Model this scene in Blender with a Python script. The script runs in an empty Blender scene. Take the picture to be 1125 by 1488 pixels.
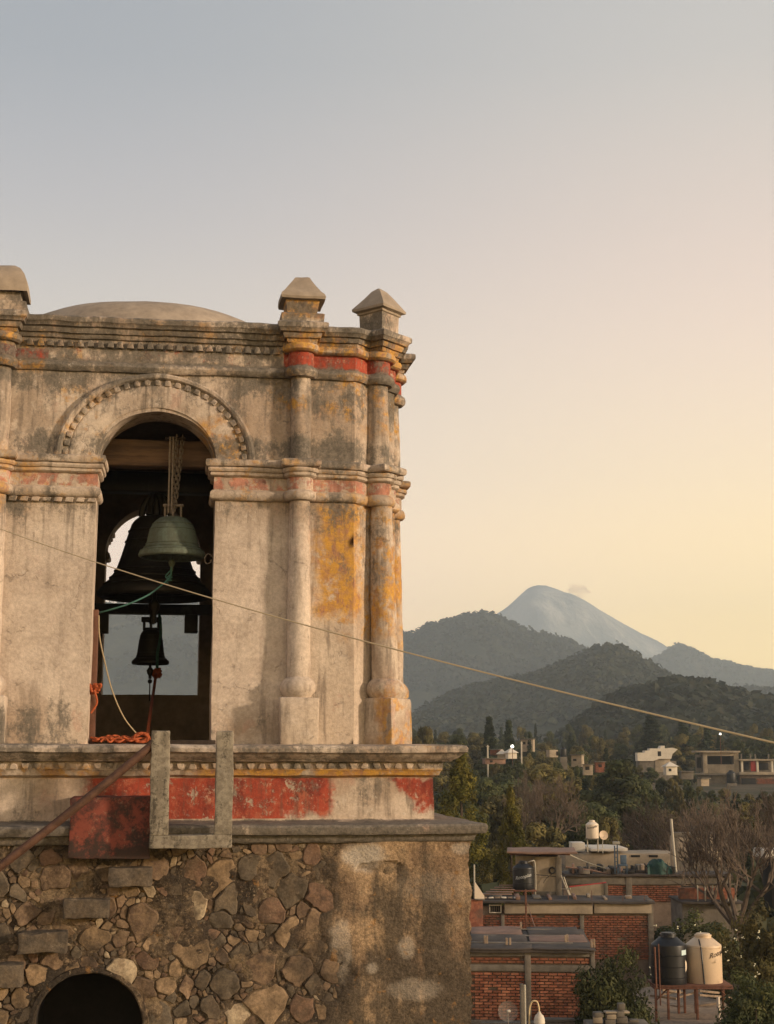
import bpy, bmesh, math, random
import numpy as np
from mathutils import Vector, Matrix, noise as mn
R = math.radians
rnd = random.Random(7)
sc = bpy.context.scene
col = sc.collection

# ------------------------------------------------------------------ camera
F_PX, HORIZON, PW, PH = 2155.0, 1100.0, 1125.0, 1488.0
YAW = R(8.2)
PITCH = math.atan((HORIZON - PH / 2) / F_PX)
CAM = Vector((0.1943, -18.2698, -0.10))
RIGHT = Vector((math.cos(YAW), -math.sin(YAW), 0))
FWDH = Vector((math.sin(YAW), math.cos(YAW), 0))
cam_data = bpy.data.cameras.new('camera')
cam = bpy.data.objects.new('camera', cam_data)
col.objects.link(cam)
cam.location = CAM
cam.rotation_euler = (math.pi / 2 + PITCH, 0, -YAW)
cam_data.sensor_fit = 'HORIZONTAL'
cam_data.sensor_width = 36
cam_data.lens = 36 * F_PX / PW
cam_data.clip_start = 0.1
cam_data.clip_end = 40000
sc.camera = cam

# ------------------------------------------------------------------ light
SUN_AZ, SUN_EL = R(118), R(11)
sun_dir = Vector((math.sin(SUN_AZ) * math.cos(SUN_EL), math.cos(SUN_AZ) * math.cos(SUN_EL), math.sin(SUN_EL)))
sd = bpy.data.lights.new('sun', 'SUN')
sd.energy = 3.8
sd.angle = R(4)
sd.color = (1.0, 0.77, 0.55)
sun = bpy.data.objects.new('sun', sd)
col.objects.link(sun)
sun.rotation_euler = sun_dir.to_track_quat('Z', 'Y').to_euler()
sc.view_settings.view_transform = 'Standard'
sc.view_settings.look = 'None'
sc.view_settings.exposure = 0.0
sc.view_settings.gamma = 1.0
sc.view_settings.use_curve_mapping = False
sc.render.engine = 'CYCLES'
sc.cycles.max_bounces = 6
sc.cycles.diffuse_bounces = 3
sc.cycles.glossy_bounces = 2
sc.cycles.transparent_max_bounces = 8
sc.cycles.volume_bounces = 1
sc.cycles.use_denoising = True
HAZE_DENSITY = 0.00019

# ------------------------------------------------------------------ node expressions
TREE = None
class X:
    def __init__(s, sock): s.s = sock
    def _m(s, op, o=None, o2=None):
        n = TREE.nodes.new('ShaderNodeMath'); n.operation = op
        for i, v in enumerate((s, o, o2)):
            if v is None: continue
            if isinstance(v, X): TREE.links.new(v.s, n.inputs[i])
            else: n.inputs[i].default_value = v
        return X(n.outputs[0])
    def __add__(s, o): return s._m('ADD', o)
    __radd__ = __add__
    def __sub__(s, o): return s._m('SUBTRACT', o)
    def __rsub__(s, o): return (s * -1.0) + o
    def __mul__(s, o): return s._m('MULTIPLY', o)
    __rmul__ = __mul__
    def __truediv__(s, o): return s._m('DIVIDE', o)
    def max(s, o): return s._m('MAXIMUM', o)
    def min(s, o): return s._m('MINIMUM', o)
    def sin(s): return s._m('SINE')
    def abs(s): return s._m('ABSOLUTE')
    def pow(s, o): return s._m('POWER', o)
    def sm(s, lo, hi, to=(0.0, 1.0)):
        n = TREE.nodes.new('ShaderNodeMapRange'); n.interpolation_type = 'SMOOTHSTEP'
        TREE.links.new(s.s, n.inputs[0])
        a, b = to
        if lo > hi: lo, hi, a, b = hi, lo, b, a
        n.inputs[1].default_value = lo; n.inputs[2].default_value = hi
        n.inputs[3].default_value = a; n.inputs[4].default_value = b
        return X(n.outputs[0])
def xyz(v):
    n = TREE.nodes.new('ShaderNodeSeparateXYZ'); TREE.links.new(v.s, n.inputs[0])
    return [X(o) for o in n.outputs]
def comb(a, b, c):
    n = TREE.nodes.new('ShaderNodeCombineXYZ')
    for i, v in enumerate((a, b, c)):
        if isinstance(v, X): TREE.links.new(v.s, n.inputs[i])
        else: n.inputs[i].default_value = v
    return X(n.outputs[0])
def vmul(v, t):
    n = TREE.nodes.new('ShaderNodeVectorMath'); n.operation = 'MULTIPLY'
    TREE.links.new(v.s, n.inputs[0]); n.inputs[1].default_value = t
    return X(n.outputs[0])
def world_pos(): return X(TREE.nodes.new('ShaderNodeNewGeometry').outputs['Position'])
def obj_pos(): return X(TREE.nodes.new('ShaderNodeTexCoord').outputs['Object'])
def obj_random(): return X(TREE.nodes.new('ShaderNodeObjectInfo').outputs['Random'])
def attr(name):
    n = TREE.nodes.new('ShaderNodeAttribute'); n.attribute_name = name
    return X(n.outputs['Fac'])
def nz(v, scale, detail=4.0, rough=0.55, stretch=None, color=False, dist=0.0):
    n = TREE.nodes.new('ShaderNodeTexNoise')
    if stretch: v = vmul(v, stretch)
    TREE.links.new(v.s, n.inputs['Vector'])
    n.inputs['Scale'].default_value = scale; n.inputs['Detail'].default_value = detail
    n.inputs['Roughness'].default_value = rough; n.inputs['Distortion'].default_value = dist
    return X(n.outputs[1 if color else 0])
def vor(v, scale, feature='F1', rand=1.0):
    n = TREE.nodes.new('ShaderNodeTexVoronoi'); n.feature = feature
    TREE.links.new(v.s, n.inputs['Vector']); n.inputs['Scale'].default_value = scale
    n.inputs['Randomness'].default_value = rand
    return n
def mix(a, b, f):
    n = TREE.nodes.new('ShaderNodeMix'); n.data_type = 'RGBA'; n.clamp_factor = True
    for i, v in ((6, a), (7, b)):
        if isinstance(v, X): TREE.links.new(v.s, n.inputs[i])
        else: n.inputs[i].default_value = (v[0], v[1], v[2], 1)
    if isinstance(f, X): TREE.links.new(f.s, n.inputs[0])
    else: n.inputs[0].default_value = f
    return X(n.outputs[2])
def mulc(c, f):
    n = TREE.nodes.new('ShaderNodeVectorMath'); n.operation = 'SCALE'
    TREE.links.new(c.s, n.inputs[0])
    if isinstance(f, X): TREE.links.new(f.s, n.inputs['Scale'])
    else: n.inputs['Scale'].default_value = f
    return X(n.outputs[0])
def mat(name, fn, rough=0.9, metal=0.0, spec=0.3, bump=None):
    """fn() -> colour, or (colour, height) with height in metres"""
    global TREE
    m = bpy.data.materials.new(name); m.use_nodes = True
    TREE = m.node_tree
    b = TREE.nodes['Principled BSDF']
    r = fn()
    h = None; rg = None
    if isinstance(r, tuple) and isinstance(r[0], X):
        if len(r) == 3: r, h, rg = r
        else: r, h = r
    if isinstance(r, X): TREE.links.new(r.s, b.inputs['Base Color'])
    else: b.inputs['Base Color'].default_value = (*r, 1)
    b.inputs['Roughness'].default_value = rough
    if rg is not None: TREE.links.new(rg.s, b.inputs['Roughness'])
    b.inputs['Metallic'].default_value = metal
    b.inputs['Specular IOR Level'].default_value = spec
    if h is not None:
        bp = TREE.nodes.new('ShaderNodeBump'); bp.inputs['Distance'].default_value = 1.0
        bp.inputs['Strength'].default_value = 1.0
        TREE.links.new(h.s, bp.inputs['Height']); TREE.links.new(bp.outputs[0], b.inputs['Normal'])
    return m
def plain(name, c, var=0.25, scale=6.0, rough=0.8, metal=0.0, spec=0.3, bump=0.002):
    """one colour with grain, blotches and fine relief"""
    def fn():
        p = obj_pos()
        a = nz(p, scale, 6, 0.65); f = nz(p, scale * 7, 3, 0.6)
        k = (a.sm(0.3, 0.7) * 0.7 + f.sm(0.3, 0.7) * 0.3)
        d = tuple(v * (1 - var) for v in c); l = tuple(min(1, v * (1 + var)) for v in c)
        return mix(d, l, k), (a * 1.0 + f * 0.4) * bump
    return mat(name, fn, rough, metal, spec)

# ------------------------------------------------------------------ world: evening sky
world = bpy.data.worlds.new('World'); sc.world = world; world.use_nodes = True
TREE = world.node_tree
bg = TREE.nodes['Background']
tc = TREE.nodes.new('ShaderNodeTexCoord')
dx, dy, dz = xyz(X(tc.outputs['Generated']))
elev = dz._m('ARCSINE') * (180 / math.pi)
def ramp(f, stops):
    n = TREE.nodes.new('ShaderNodeValToRGB'); n.color_ramp.interpolation = 'B_SPLINE'
    TREE.links.new(f.s, n.inputs[0])
    e = n.color_ramp.elements
    while len(e) < len(stops): e.new(0.5)
    for i, (p, c) in enumerate(stops):
        e[i].position = p; e[i].color = (*c, 1)
    return X(n.outputs[0])
def lin(r, g, b):
    return tuple(((v / 255 + 0.055) / 1.055) ** 2.4 if v > 10 else v / 3294 for v in (r, g, b))
def sc3(c, k): return tuple(v * k for v in c)
ef = (elev / 90.0).max(0.0)
K = 1 / 2.6
def ramp_hdr(stops): return mulc(ramp(ef, [(p, sc3(c, K)) for p, c in stops]), 1 / K)
warm = ramp_hdr([(0.0, (2.35, 1.55, .42)), (0.059, (2.10, 1.46, .52)), (0.075, (1.96, 1.38, .60)), (0.117, (1.38, 1.06, .66)), (0.173, (1.09, .84, .68)),
                 (0.227, (.86, .70, .61)), (0.29, (.63, .61, .57)), (0.45, (.42, .45, .50)), (1.0, (.26, .31, .40))])
cool = ramp_hdr([(0.0, (1.95, 1.22, .80)), (0.059, (1.72, 1.16, .84)), (0.075, (1.56, 1.10, .82)), (0.117, (1.0, .82, .71)), (0.173, (.74, .67, .59)),
                 (0.227, (.52, .51, .545)), (0.29, (.36, .40, .45)), (0.45, (.27, .32, .39)), (1.0, (.20, .25, .34))])
hl = (dx * dx + dy * dy)._m('SQRT').max(0.05)
toward = (dx * math.sin(SUN_AZ) + dy * math.cos(SUN_AZ)) / hl
g = mix(cool, warm, toward.sm(-0.60, -0.02))
g = mulc(g, toward.sm(-0.1, 1.0) * (ef.sm(0.45, 0.0)) * 0.5 + 1.0)
g = mix(g, (0.16, 0.13, 0.10), dz.sm(0.0, -0.03))
sky = TREE.nodes.new('ShaderNodeTexSky'); sky.sky_type = 'NISHITA'; sky.sun_disc = False
sky.sun_elevation = SUN_EL; sky.sun_rotation = SUN_AZ; sky.altitude = 1900; sky.dust_density = 3.0
nis = mulc(X(sky.outputs[0]), 0.006)
ad = TREE.nodes.new('ShaderNodeVectorMath'); ad.operation = 'ADD'
TREE.links.new(g.s, ad.inputs[0]); TREE.links.new(nis.s, ad.inputs[1])
TREE.links.new(ad.outputs[0], bg.inputs[0]); bg.inputs[1].default_value = 1.0

# ------------------------------------------------------------------ mesh helpers
def rough_co(co, amp, f):
    n1 = mn.noise_vector(co * f); n2 = mn.noise_vector(co * (f * 4.3) + Vector((9, 3, 7)))
    return co + n1 * amp + n2 * (amp * 0.45)
def roughen(bm, amp=0.012, f=1.7, keep=None):
    for v in bm.verts:
        if keep and keep(v.co): continue
        v.co = rough_co(v.co, amp, f)
def link(name, me, parent=None, m=None):
    o = bpy.data.objects.new(name, me); col.objects.link(o)
    if parent is not None: o.parent = parent
    if m is not None and not me.materials: me.materials.append(m)
    return o
def obj(name, bm, m, parent=None, smooth=35, shift=None):
    bmesh.ops.recalc_face_normals(bm, faces=bm.faces[:])
    me = bpy.data.meshes.new(name); bm.to_mesh(me); bm.free()
    if smooth:
        me.polygons.foreach_set('use_smooth', [True] * len(me.polygons))
        me.set_sharp_from_angle(angle=R(smooth))
    o = link(name, me, parent, m)
    return o
def rebase(o, base):
    """move the object's origin to base without moving its mesh"""
    b = Vector(base); o.data.transform(Matrix.Translation(-b)); o.location = b
    return o
def empty(name, loc=(0, 0, 0), rz=0.0):
    o = bpy.data.objects.new(name, None); col.objects.link(o)
    o.location = loc; o.rotation_euler = (0, 0, rz); o.empty_display_size = 0.2
    return o
def tag(o, label=None, cat=None, group=None, kind=None):
    if label: o['label'] = label
    if cat: o['category'] = cat
    if group: o['group'] = group
    if kind: o['kind'] = kind
    return o
def copy_tree(o, parent=None):
    c = o.copy(); col.objects.link(c); c.parent = parent
    for ch in list(o.children): copy_tree(ch, c)
    return c
def box(bm, x0, x1, y0, y1, z0, z1, n=(1, 1, 1), bev=0.0, mtx=None):
    nb = bmesh.new()
    r = bmesh.ops.create_cube(nb, size=1)
    for v in nb.verts:
        v.co = Vector(((x0 + x1) / 2 + v.co.x * (x1 - x0), (y0 + y1) / 2 + v.co.y * (y1 - y0), (z0 + z1) / 2 + v.co.z * (z1 - z0)))
    if bev: bmesh.ops.bevel(nb, geom=nb.edges[:], offset=bev, segments=2, affect='EDGES', profile=0.5)
    for ax in range(3):
        for k in range(1, n[ax]):
            lo, hi = ((x0, x1), (y0, y1), (z0, z1))[ax]
            pc = Vector((0, 0, 0)); pc[ax] = lo + (hi - lo) * k / n[ax]
            no = Vector((0, 0, 0)); no[ax] = 1
            bmesh.ops.bisect_plane(nb, geom=nb.verts[:] + nb.edges[:] + nb.faces[:], plane_co=pc, plane_no=no)
    if mtx is not None: nb.transform(mtx)
    me = bpy.data.meshes.new('tmp'); nb.to_mesh(me); nb.free(); bm.from_mesh(me); bpy.data.meshes.remove(me)
def boxobj(name, dims, m, parent, bev=0.01, n=(1, 1, 1), rough=0.0, f=2.0, mtx=None, smooth=35):
    bm = bmesh.new(); box(bm, *dims, n=n, bev=bev, mtx=mtx)
    if rough: roughen(bm, rough, f)
    return obj(name, bm, m, parent, smooth)
def tube(bm, pts, r, seg=8, r1=None, caps=True, flat=1.0):
    pts = [Vector(p) for p in pts]; rings = []
    n = len(pts); up = None
    for i, p in enumerate(pts):
        t = (pts[min(i + 1, n - 1)] - pts[max(i - 1, 0)]).normalized()
        if up is None:
            up = Vector((0, 0, 1)) if abs(t.z) < 0.9 else Vector((1, 0, 0))
        a = t.cross(up)
        if a.length < 1e-5: a = t.orthogonal()
        a.normalize(); b = a.cross(t).normalized(); up = b
        rr = r if r1 is None else r + (r1 - r) * i / (n - 1)
        rings.append([bm.verts.new(p + (a * math.cos(2 * math.pi * k / seg) + b * math.sin(2 * math.pi * k / seg) * flat) * rr) for k in range(seg)])
    for i in range(n - 1):
        for k in range(seg):
            bm.faces.new((rings[i][k], rings[i][(k + 1) % seg], rings[i + 1][(k + 1) % seg], rings[i + 1][k]))
    if caps:
        bm.faces.new(rings[0][::-1]); bm.faces.new(rings[-1])
def lathe(bm, prof, seg=32, cx=0, cy=0, cz=0, rot=0.0):
    rings = []
    for r, z in prof:
        if r < 1e-4: rings.append([bm.verts.new((cx, cy, cz + z))])
        else: rings.append([bm.verts.new((cx + r * math.cos(rot + 2 * math.pi * k / seg), cy + r * math.sin(rot + 2 * math.pi * k / seg), cz + z)) for k in range(seg)])
    for a, b in zip(rings, rings[1:]):
        for k in range(seg):
            k2 = (k + 1) % seg
            if len(a) == 1 and len(b) == 1: continue
            if len(a) == 1: bm.faces.new((a[0], b[k], b[k2]))
            elif len(b) == 1: bm.faces.new((a[k], a[k2], b[0]))
            else: bm.faces.new((a[k], a[k2], b[k2], b[k]))
    return rings
def resample(path, step, closed):
    out = []; n = len(path)
    for i in range(n if closed else n - 1):
        a, b = Vector(path[i]), Vector(path[(i + 1) % n])
        k = max(1, int((b - a).length / step + 0.5))
        for j in range(k): out.append(a.lerp(b, j / k))
    if not closed: out.append(Vector(path[-1]))
    return out
def sweep(bm, path, profile, closed=False, step=0.09, capends=True):
    """profile of (offset outward to the right of travel, z) carried along a plan path with mitred corners"""
    pts = resample([(p[0], p[1]) for p in path], step, closed); n = len(pts); rings = []
    for i, p in enumerate(pts):
        if closed: a, b = pts[i - 1], pts[(i + 1) % n]
        else: a, b = pts[max(i - 1, 0)], pts[min(i + 1, n - 1)]
        d1 = (p - a); d2 = (b - p)
        if d1.length < 1e-6: d1 = d2
        if d2.length < 1e-6: d2 = d1
        n1 = Vector((d1.y, -d1.x)).normalized(); n2 = Vector((d2.y, -d2.x)).normalized()
        m = n1 + n2
        if m.length < 1e-4: m = n1
        m.normalize(); k = 1.0 / max(0.5, m.dot(n1))
        rings.append([bm.verts.new((p.x + m.x * o * k, p.y + m.y * o * k, z)) for o, z in profile])
    for i in range(n if closed else n - 1):
        A, B = rings[i], rings[(i + 1) % n]
        for k in range(len(profile) - 1): bm.faces.new((A[k], B[k], B[k + 1], A[k + 1]))
    if not closed and capends and len(profile) > 2:
        bm.faces.new(rings[0]); bm.faces.new(rings[-1][::-1])
def grid(bm, fn, nu, nv):
    vs = [[bm.verts.new(fn(i / nu, j / nv)) for j in range(nv + 1)] for i in range(nu + 1)]
    for i in range(nu):
        for j in range(nv): bm.faces.new((vs[i][j], vs[i + 1][j], vs[i + 1][j + 1], vs[i][j + 1]))
    return vs
def at(px, py, depth):
    """world point seen at a pixel of the photograph (1125 x 1488) at a horizontal distance from the camera"""
    u = (px - PW / 2) / F_PX; v = -(py - PH / 2) / F_PX
    fw = FWDH * math.cos(PITCH) + Vector((0, 0, math.sin(PITCH))); up = -FWDH * math.sin(PITCH) + Vector((0, 0, math.cos(PITCH)))
    d = fw + RIGHT * u + up * v
    return CAM + d * (depth / d.dot(FWDH))
# ------------------------------------------------------------------ tower materials (world position: paint and stains sit where they are on the building)
XC, YC, HW = -0.13, 3.14, 3.14
def boxmask(x, z, x0, x1, z0, z1, s=0.06):
    return x.sm(x0 - s, x0 + s) * x.sm(x1 + s, x1 - s) * z.sm(z0 - s, z0 + s) * z.sm(z1 + s, z1 - s)
def plaster_fn():
    p = world_pos()
    x, y, z = xyz(p)
    w1 = nz(p, 2.3, 5, 0.65); w2 = nz(p, 5.1, 6, 0.7)
    wx = x + (w1 - 0.5) * 0.55; wz = z + (w2 - 0.5) * 0.45
    big = nz(p, 0.9, 4, 0.5); mid = nz(p, 3.7, 7, 0.68); fine = nz(p, 21, 5, 0.7); micro = nz(p, 85, 3, 0.7)
    streak = nz(p, 1.0, 6, 0.62, (6.5, 6.5, 0.85))
    c = mix((.53, .435, .35), (.34, .268, .205), (big * .6 + mid * .4).sm(.38, .60))
    c = mix(c, (.54, .455, .375), mid.sm(.52, .64) * 0.75)
    soft = nz(p, .62, 3, .45, dist=1.2)
    c = mix(c, (.30, .215, .150), soft.sm(.47, .58) * .55)
    c = mix(c, (.56, .47, .375), nz(p, .8, 3, .5, (1, 1, .6), dist=.8).sm(.52, .60) * .5)
    c = mix(c, (.40, .25, .19), nz(p, 2.9, 6, .7, (1, 1, .7)).sm(.57, .68) * 0.55)     # pinkish render under the lime
    pier = z.sm(.2, .9) * z.sm(3.0, 2.6) * x.sm(2.0, 1.6)
    c = mix(c, mix((.55, .465, .39), (.47, .39, .325), mid.sm(.4, .6)), pier * 0.62)
    c = mix(c, (.20, .16, .125), streak.sm(.52, .66) * (0.8 - pier * .5))
    # ochre paint, also tinting the sunlit face of the corner plinth
    om = nz(p, 3.1, 7, .72)
    oz = (boxmask(wx, wz, 1.95, 2.52, 1.62, 3.02, .10) * om.sm(.33, .47)).max(boxmask(wx, wz, 2.2, 3.4, 1.4, 3.1, .15) * om.sm(.42, .56))
    oz = oz.max(boxmask(wx, wz, 2.0, 3.3, 4.05, 4.75, .18) * om.sm(.46, .60))
    oz = oz.max(boxmask(x, z, 1.40, 3.5, 4.92, 5.20, .04) * om.sm(.38, .50) * 0.95)
    oz = oz.max(boxmask(x, z, -2.6, -1.45, 4.62, 5.12, .06) * om.sm(.38, .50))
    oz = oz.max(boxmask(wx, wz, .45, 1.05, 3.50, 4.05, .12) * om.sm(.44, .58))
    oz = oz.max(boxmask(x, z, -3.6, 3.6, -.34, -.24, .02) * x.sm(.2, .7) * om.sm(.36, .48))
    oz = oz.max(boxmask(x, z, -3.6, .6, -.34, -.20, .03) * om.sm(.46, .58) * 0.8)
    oz = oz.max(boxmask(wx, wz, 1.35, 1.75, 4.2, 5.0, .08) * om.sm(.48, .60))
    oz = oz.max(boxmask(wx, wz, 2.70, 3.4, 0.0, .8, .10) * om.sm(.47, .58) * 0.8)  # warm sunlight on the corner plinth's right face, put into the colour
    oz = oz.max(boxmask(wx, wz, -2.6, -1.5, 2.9, 3.6, .12) * om.sm(.48, .60) * 0.7)
    oz = oz.max(boxmask(wx, wz, -1.35, -.7, 3.6, 4.5, .2) * om.sm(.50, .62) * 0.7)
    oz = oz.max(boxmask(x, z, 1.4, 2.0, 5.36, 5.66, .03) * om.sm(.40, .54) * .9)
    oz = oz.max(boxmask(wx, wz, -2.2, 3.4, 4.70, 5.25, .05) * om.sm(.53, .62) * 0.6)
    oz = oz.max(boxmask(wx, wz, -2.2, 3.4, 3.0, 3.6, .05) * nz(p, 4.1, 6, .7).sm(.54, .62) * 0.55)
    ochre = mix((.50, .27, .055), (.38, .205, .085), nz(p, 9, 6, .7).sm(.42, .6))
    ochre = mix(ochre, (.30, .15, .11), nz(p, 4.7, 7, .75, (1.6, 1.6, .8)).sm(.53, .62) * 0.7)
    c = mix(c, ochre, oz)
    # red oxide paint
    rn = nz(p, 5.3, 8, .75); rb = nz(p, 1.7, 4, .55)
    front = y.sm(1.3, 0.9)
    rz = boxmask(x, z, 1.50, 9, 4.765, 4.945, .008) * (rn * .6 + rb * .4).sm(.38, .44)
    rz = rz.max(boxmask(x, z, -9, -1.42, 4.77, 4.90, .008) * rn.sm(.30, .36))
    rz = rz.max(boxmask(x, z, -1.5, 1.5, 4.765, 4.93, .008) * (rn * .6 + rb * .4).sm(.53, .60) * 0.8)
    rz = rz.max(boxmask(x, z, -9, 9, 3.185, 3.335, .006) * (rn.sm(.46, .55)) * 0.75)
    rz = rz.max(boxmask(x, z, -9, 9, -.82, -.345, .006) * boxmask(wx, z * 0, -.78, .98, -1, 1, .08) * rn.sm(.37, .43))
    rz = rz.max(boxmask(x, z, -9, 9, -.82, -.345, .006) * boxmask(wx, wz, .90, 2.12, -.76, -.30, .06) * rn.sm(.37, .44))
    rz = rz.max(boxmask(x, z, -9, 9, -.82, -.345, .006) * boxmask(wx, wz, .90, 1.50, -.95, -.62, .06) * rn.sm(.37, .44))
    rz = rz.max(boxmask(wx + (wz + .55) * 0.45, wz, 2.98, 3.6, -.72, -.33, .05) * boxmask(x, z, 2, 9, -.82, -.345, .006) * rn.sm(.34, .42))
    red = mix((.33, .062, .036), (.17, .038, .028), nz(p, 2.6, 7, .7, (1, 1, .6)).sm(.42, .62))
    red = mix(red, (.40, .13, .075), nz(p, 6, 7, .75).sm(.50, .62) * 0.65)
    red = mix(red, (.46, .30, .21), nz(p, 13, 8, .8).sm(.57, .64) * 0.75)
    pale = boxmask(x, z, -9, 9, 3.1, 3.4, .02)
    red = mix(red, mix((.42, .155, .10), (.25, .085, .06), mid.sm(.4, .6)), pale)
    c = mix(c, red, rz)
    # grey-black mould below mouldings and on ledges, with its own ragged shape
    mould = nz(p, 2.0, 9, .78, (1.25, 1.25, .8)); ms = nz(p, 17, 5, .8)
    lvl = z.sm(3.95, 4.75) * z.sm(4.80, 4.74) * 0.6
    lvl = lvl + boxmask(x, z, -9, 9, 3.52, 3.85, .12) * 0.55
    lvl = lvl + boxmask(x, z, -9, 9, 4.74, 5.6, .05) * 0.55
    lvl = lvl + boxmask(x, z, -9, 9, 2.60, 3.08, .18) * 0.4
    lvl = lvl + boxmask(x, z, -9, 9, -.24, .06, .02) * 0.35
    lvl = lvl + boxmask(x, z, -9, 9, -1.3, -.83, .02) * 0.75
    lvl = lvl + boxmask(wx, wz, -9, -1.05, .0, .75, .2) * 0.45
    lvl = lvl + boxmask(wx, wz, -1.75, -.95, 1.3, 2.2, .3) * 0.25
    lvl = lvl + boxmask(wx, wz, 1.35, 2.5, 3.6, 4.4, .2) * 0.25
    lvl = lvl - boxmask(x, z, 1.5, 9, 4.76, 5.1, .05) * 0.3
    lvl = lvl - pier * 0.45
    mk = (mould * .72 + ms * .28 + lvl * 0.21).sm(.535, .64)
    c = mix(c, mix((.085, .078, .066), (.16, .14, .115), ms.sm(.4, .6)), mk * 0.9)
    drip = nz(p, 1.0, 5, .6, (15, 15, .55))
    dl = boxmask(x, z, -9, 9, 4.1, 4.66, .12) + boxmask(x, z, -9, 9, 2.35, 3.06, .25) * .8 + boxmask(x, z, -9, 9, -.8, -.34, .03) * .7 + boxmask(x, z, -9, 9, 5.04, 5.3, .02)
    c = mix(c, (.10, .082, .062), (drip * .7 + mid * .3).sm(.51, .63) * dl * .6)
    c = mix(c, (.55, .50, .44), nz(p, 7.3, 8, .8).sm(.60, .68) * 0.5)                      # flaked pale spots
    crack = vor(comb(wx * .8, y, wz), 1.5, 'DISTANCE_TO_EDGE')
    ck = X(crack.outputs['Distance']).sm(.008, .0) * mid.sm(.50, .57)
    c = mix(c, (.14, .11, .085), ck * 0.38)
    c = mulc(c, fine.sm(.3, .7, (.84, 1.13)))
    c = mulc(c, micro.sm(.3, .7, (.92, 1.07)))
    h = (mid * 0.010 + fine * 0.0045 + micro * 0.0016 + big * 0.02) - ck * 0.004 + oz * 0.002 + rz * 0.0015
    return c, h
M = {}
M['plaster'] = mat('weathered_lime_plaster', plaster_fn, 0.93, spec=0.2)

def rubble_wall_fn():
    p = world_pos(); x, y, z = xyz(p)
    a = attr('plastered'); w = attr('pale')
    big = nz(p, 1.3, 6, .6); mid = nz(p, 5, 8, .72); fine = nz(p, 28, 5, .75); st = nz(p, 1, 7, .66, (5.5, 5.5, .9))
    pl = mix((.36, .25, .15), (.20, .135, .085), big.sm(.40, .56))
    pl = mix(pl, (.36, .26, .165), mid.sm(.52, .66) * 0.7)
    darkm = (st * .42 + big * .28 + mid * .3 + attr('stain') * 0.18).sm(.50, .62)
    pl = mix(pl, (.068, .056, .042), darkm * 0.85)
    pl = mix(pl, (.40, .31, .21), nz(p, 11, 8, .8).sm(.60, .70) * 0.55)
    pl = mix(pl, mix((.50, .44, .37), (.40, .34, .27), fine.sm(.4, .6)), w)
    mo = mix((.19, .138, .086), (.055, .041, .030), (big * .5 + mid * .5).sm(.42, .54))
    mo = mix(mo, (.28, .20, .125), nz(p, 9, 8, .8).sm(.54, .66) * 0.8)
    mo = mix(mo, (.04, .034, .028), nz(p, 1.2, 5, .6).sm(.5, .62) * 0.6)
    mo = mix(mo, (.36, .28, .19), nz(p, 19, 6, .8).sm(.58, .66) * .7)
    c = mix(mo, pl, a)
    c = mix(c, (.34, .17, .05), nz(p, 4.1, 6, .7).sm(.60, .66) * 0.45)
    pit = vor(p, 34); pd = X(pit.outputs['Distance'])
    c = mulc(c, fine.sm(.3, .7, (.52, 1.2)))
    c = mulc(c, nz(p, 90, 3, .7).sm(.3, .7, (.75, 1.2)))
    return c, mid * .016 + fine * .006 + pd * .004 + st * .006
M['rubble'] = mat('rubble_mortar_and_render', rubble_wall_fn, 0.97, spec=0.15)
def stone_mat(name, c1, c2, c3):
    def fn():
        p = world_pos(); r = obj_random()
        a = nz(p, 6, 7, .7); f = nz(p, 33, 5, .75); g = nz(p, 2.2, 6, .65)
        c = mix(c1, c2, a.sm(.38, .62))
        c = mulc(c, r.sm(0, 1, (.8, 1.15)))
        c = mix(c, c3, nz(p, 9, 8, .8).sm(.55, .67) * 0.65)
        c = mix(c, (.05, .042, .034), g.sm(.53, .66) * 0.7)
        c = mix(c, (.18, .13, .082), nz(p, 3.3, 8, .75).sm(.47, .60) * 0.42)
        c = mix(c, (.055, .042, .032), nz(p, 1.1, 4, .6).sm(.50, .62) * 0.5)
        c = mulc(c, f.sm(.3, .7, (.62, 1.08)))
        return c, a * .012 + f * .005
    return mat(name, fn, 0.92, spec=0.2)
STONE = [stone_mat('tan_stone', (.31, .215, .13), (.165, .115, .07), (.36, .27, .17)),
         stone_mat('grey_stone', (.14, .112, .08), (.085, .068, .05), (.22, .17, .12)),
         stone_mat('brown_stone', (.22, .15, .095), (.12, .08, .055), (.30, .21, .13)),
         stone_mat('reddish_stone', (.20, .122, .08), (.125, .080, .056), (.28, .19, .125)),
         stone_mat('pale_stone', (.44, .35, .235), (.31, .235, .155), (.55, .46, .33))]
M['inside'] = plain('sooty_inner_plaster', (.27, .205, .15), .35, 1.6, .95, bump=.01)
M['archdark'] = plain('shade_black_masonry', (.016, .013, .011), .3, 2, .98, bump=.01)  # deep shade inside the archway, put into the colour as near-black
M['concrete'] = plain('grey_cast_concrete', (.23, .20, .155), .38, 4.5, .92, bump=.006)
def lichen_fn():
    p = world_pos(); a = nz(p, 6, 8, .78); b = nz(p, 30, 6, .75); v = nz(p, 1, 7, .7, (9, 9, 1.6))
    c = mix((.27, .235, .18), (.17, .145, .11), a.sm(.42, .58)); c = mix(c, (.055, .048, .038), (b * .45 + v * .55).sm(.50, .60) * .9)
    return c, a * .008 + b * .005
M['lichen'] = mat('lichen_blackened_concrete', lichen_fn, .95, spec=.15)
M['darkmetal'] = plain('dark_rusty_iron', (.045, .032, .024), .5, 9, .7, .5)
M['rail'] = plain('brown_painted_rusty_pipe', (.105, .055, .036), .45, 12, .6, .3)
M['redpaint'] = None
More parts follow.
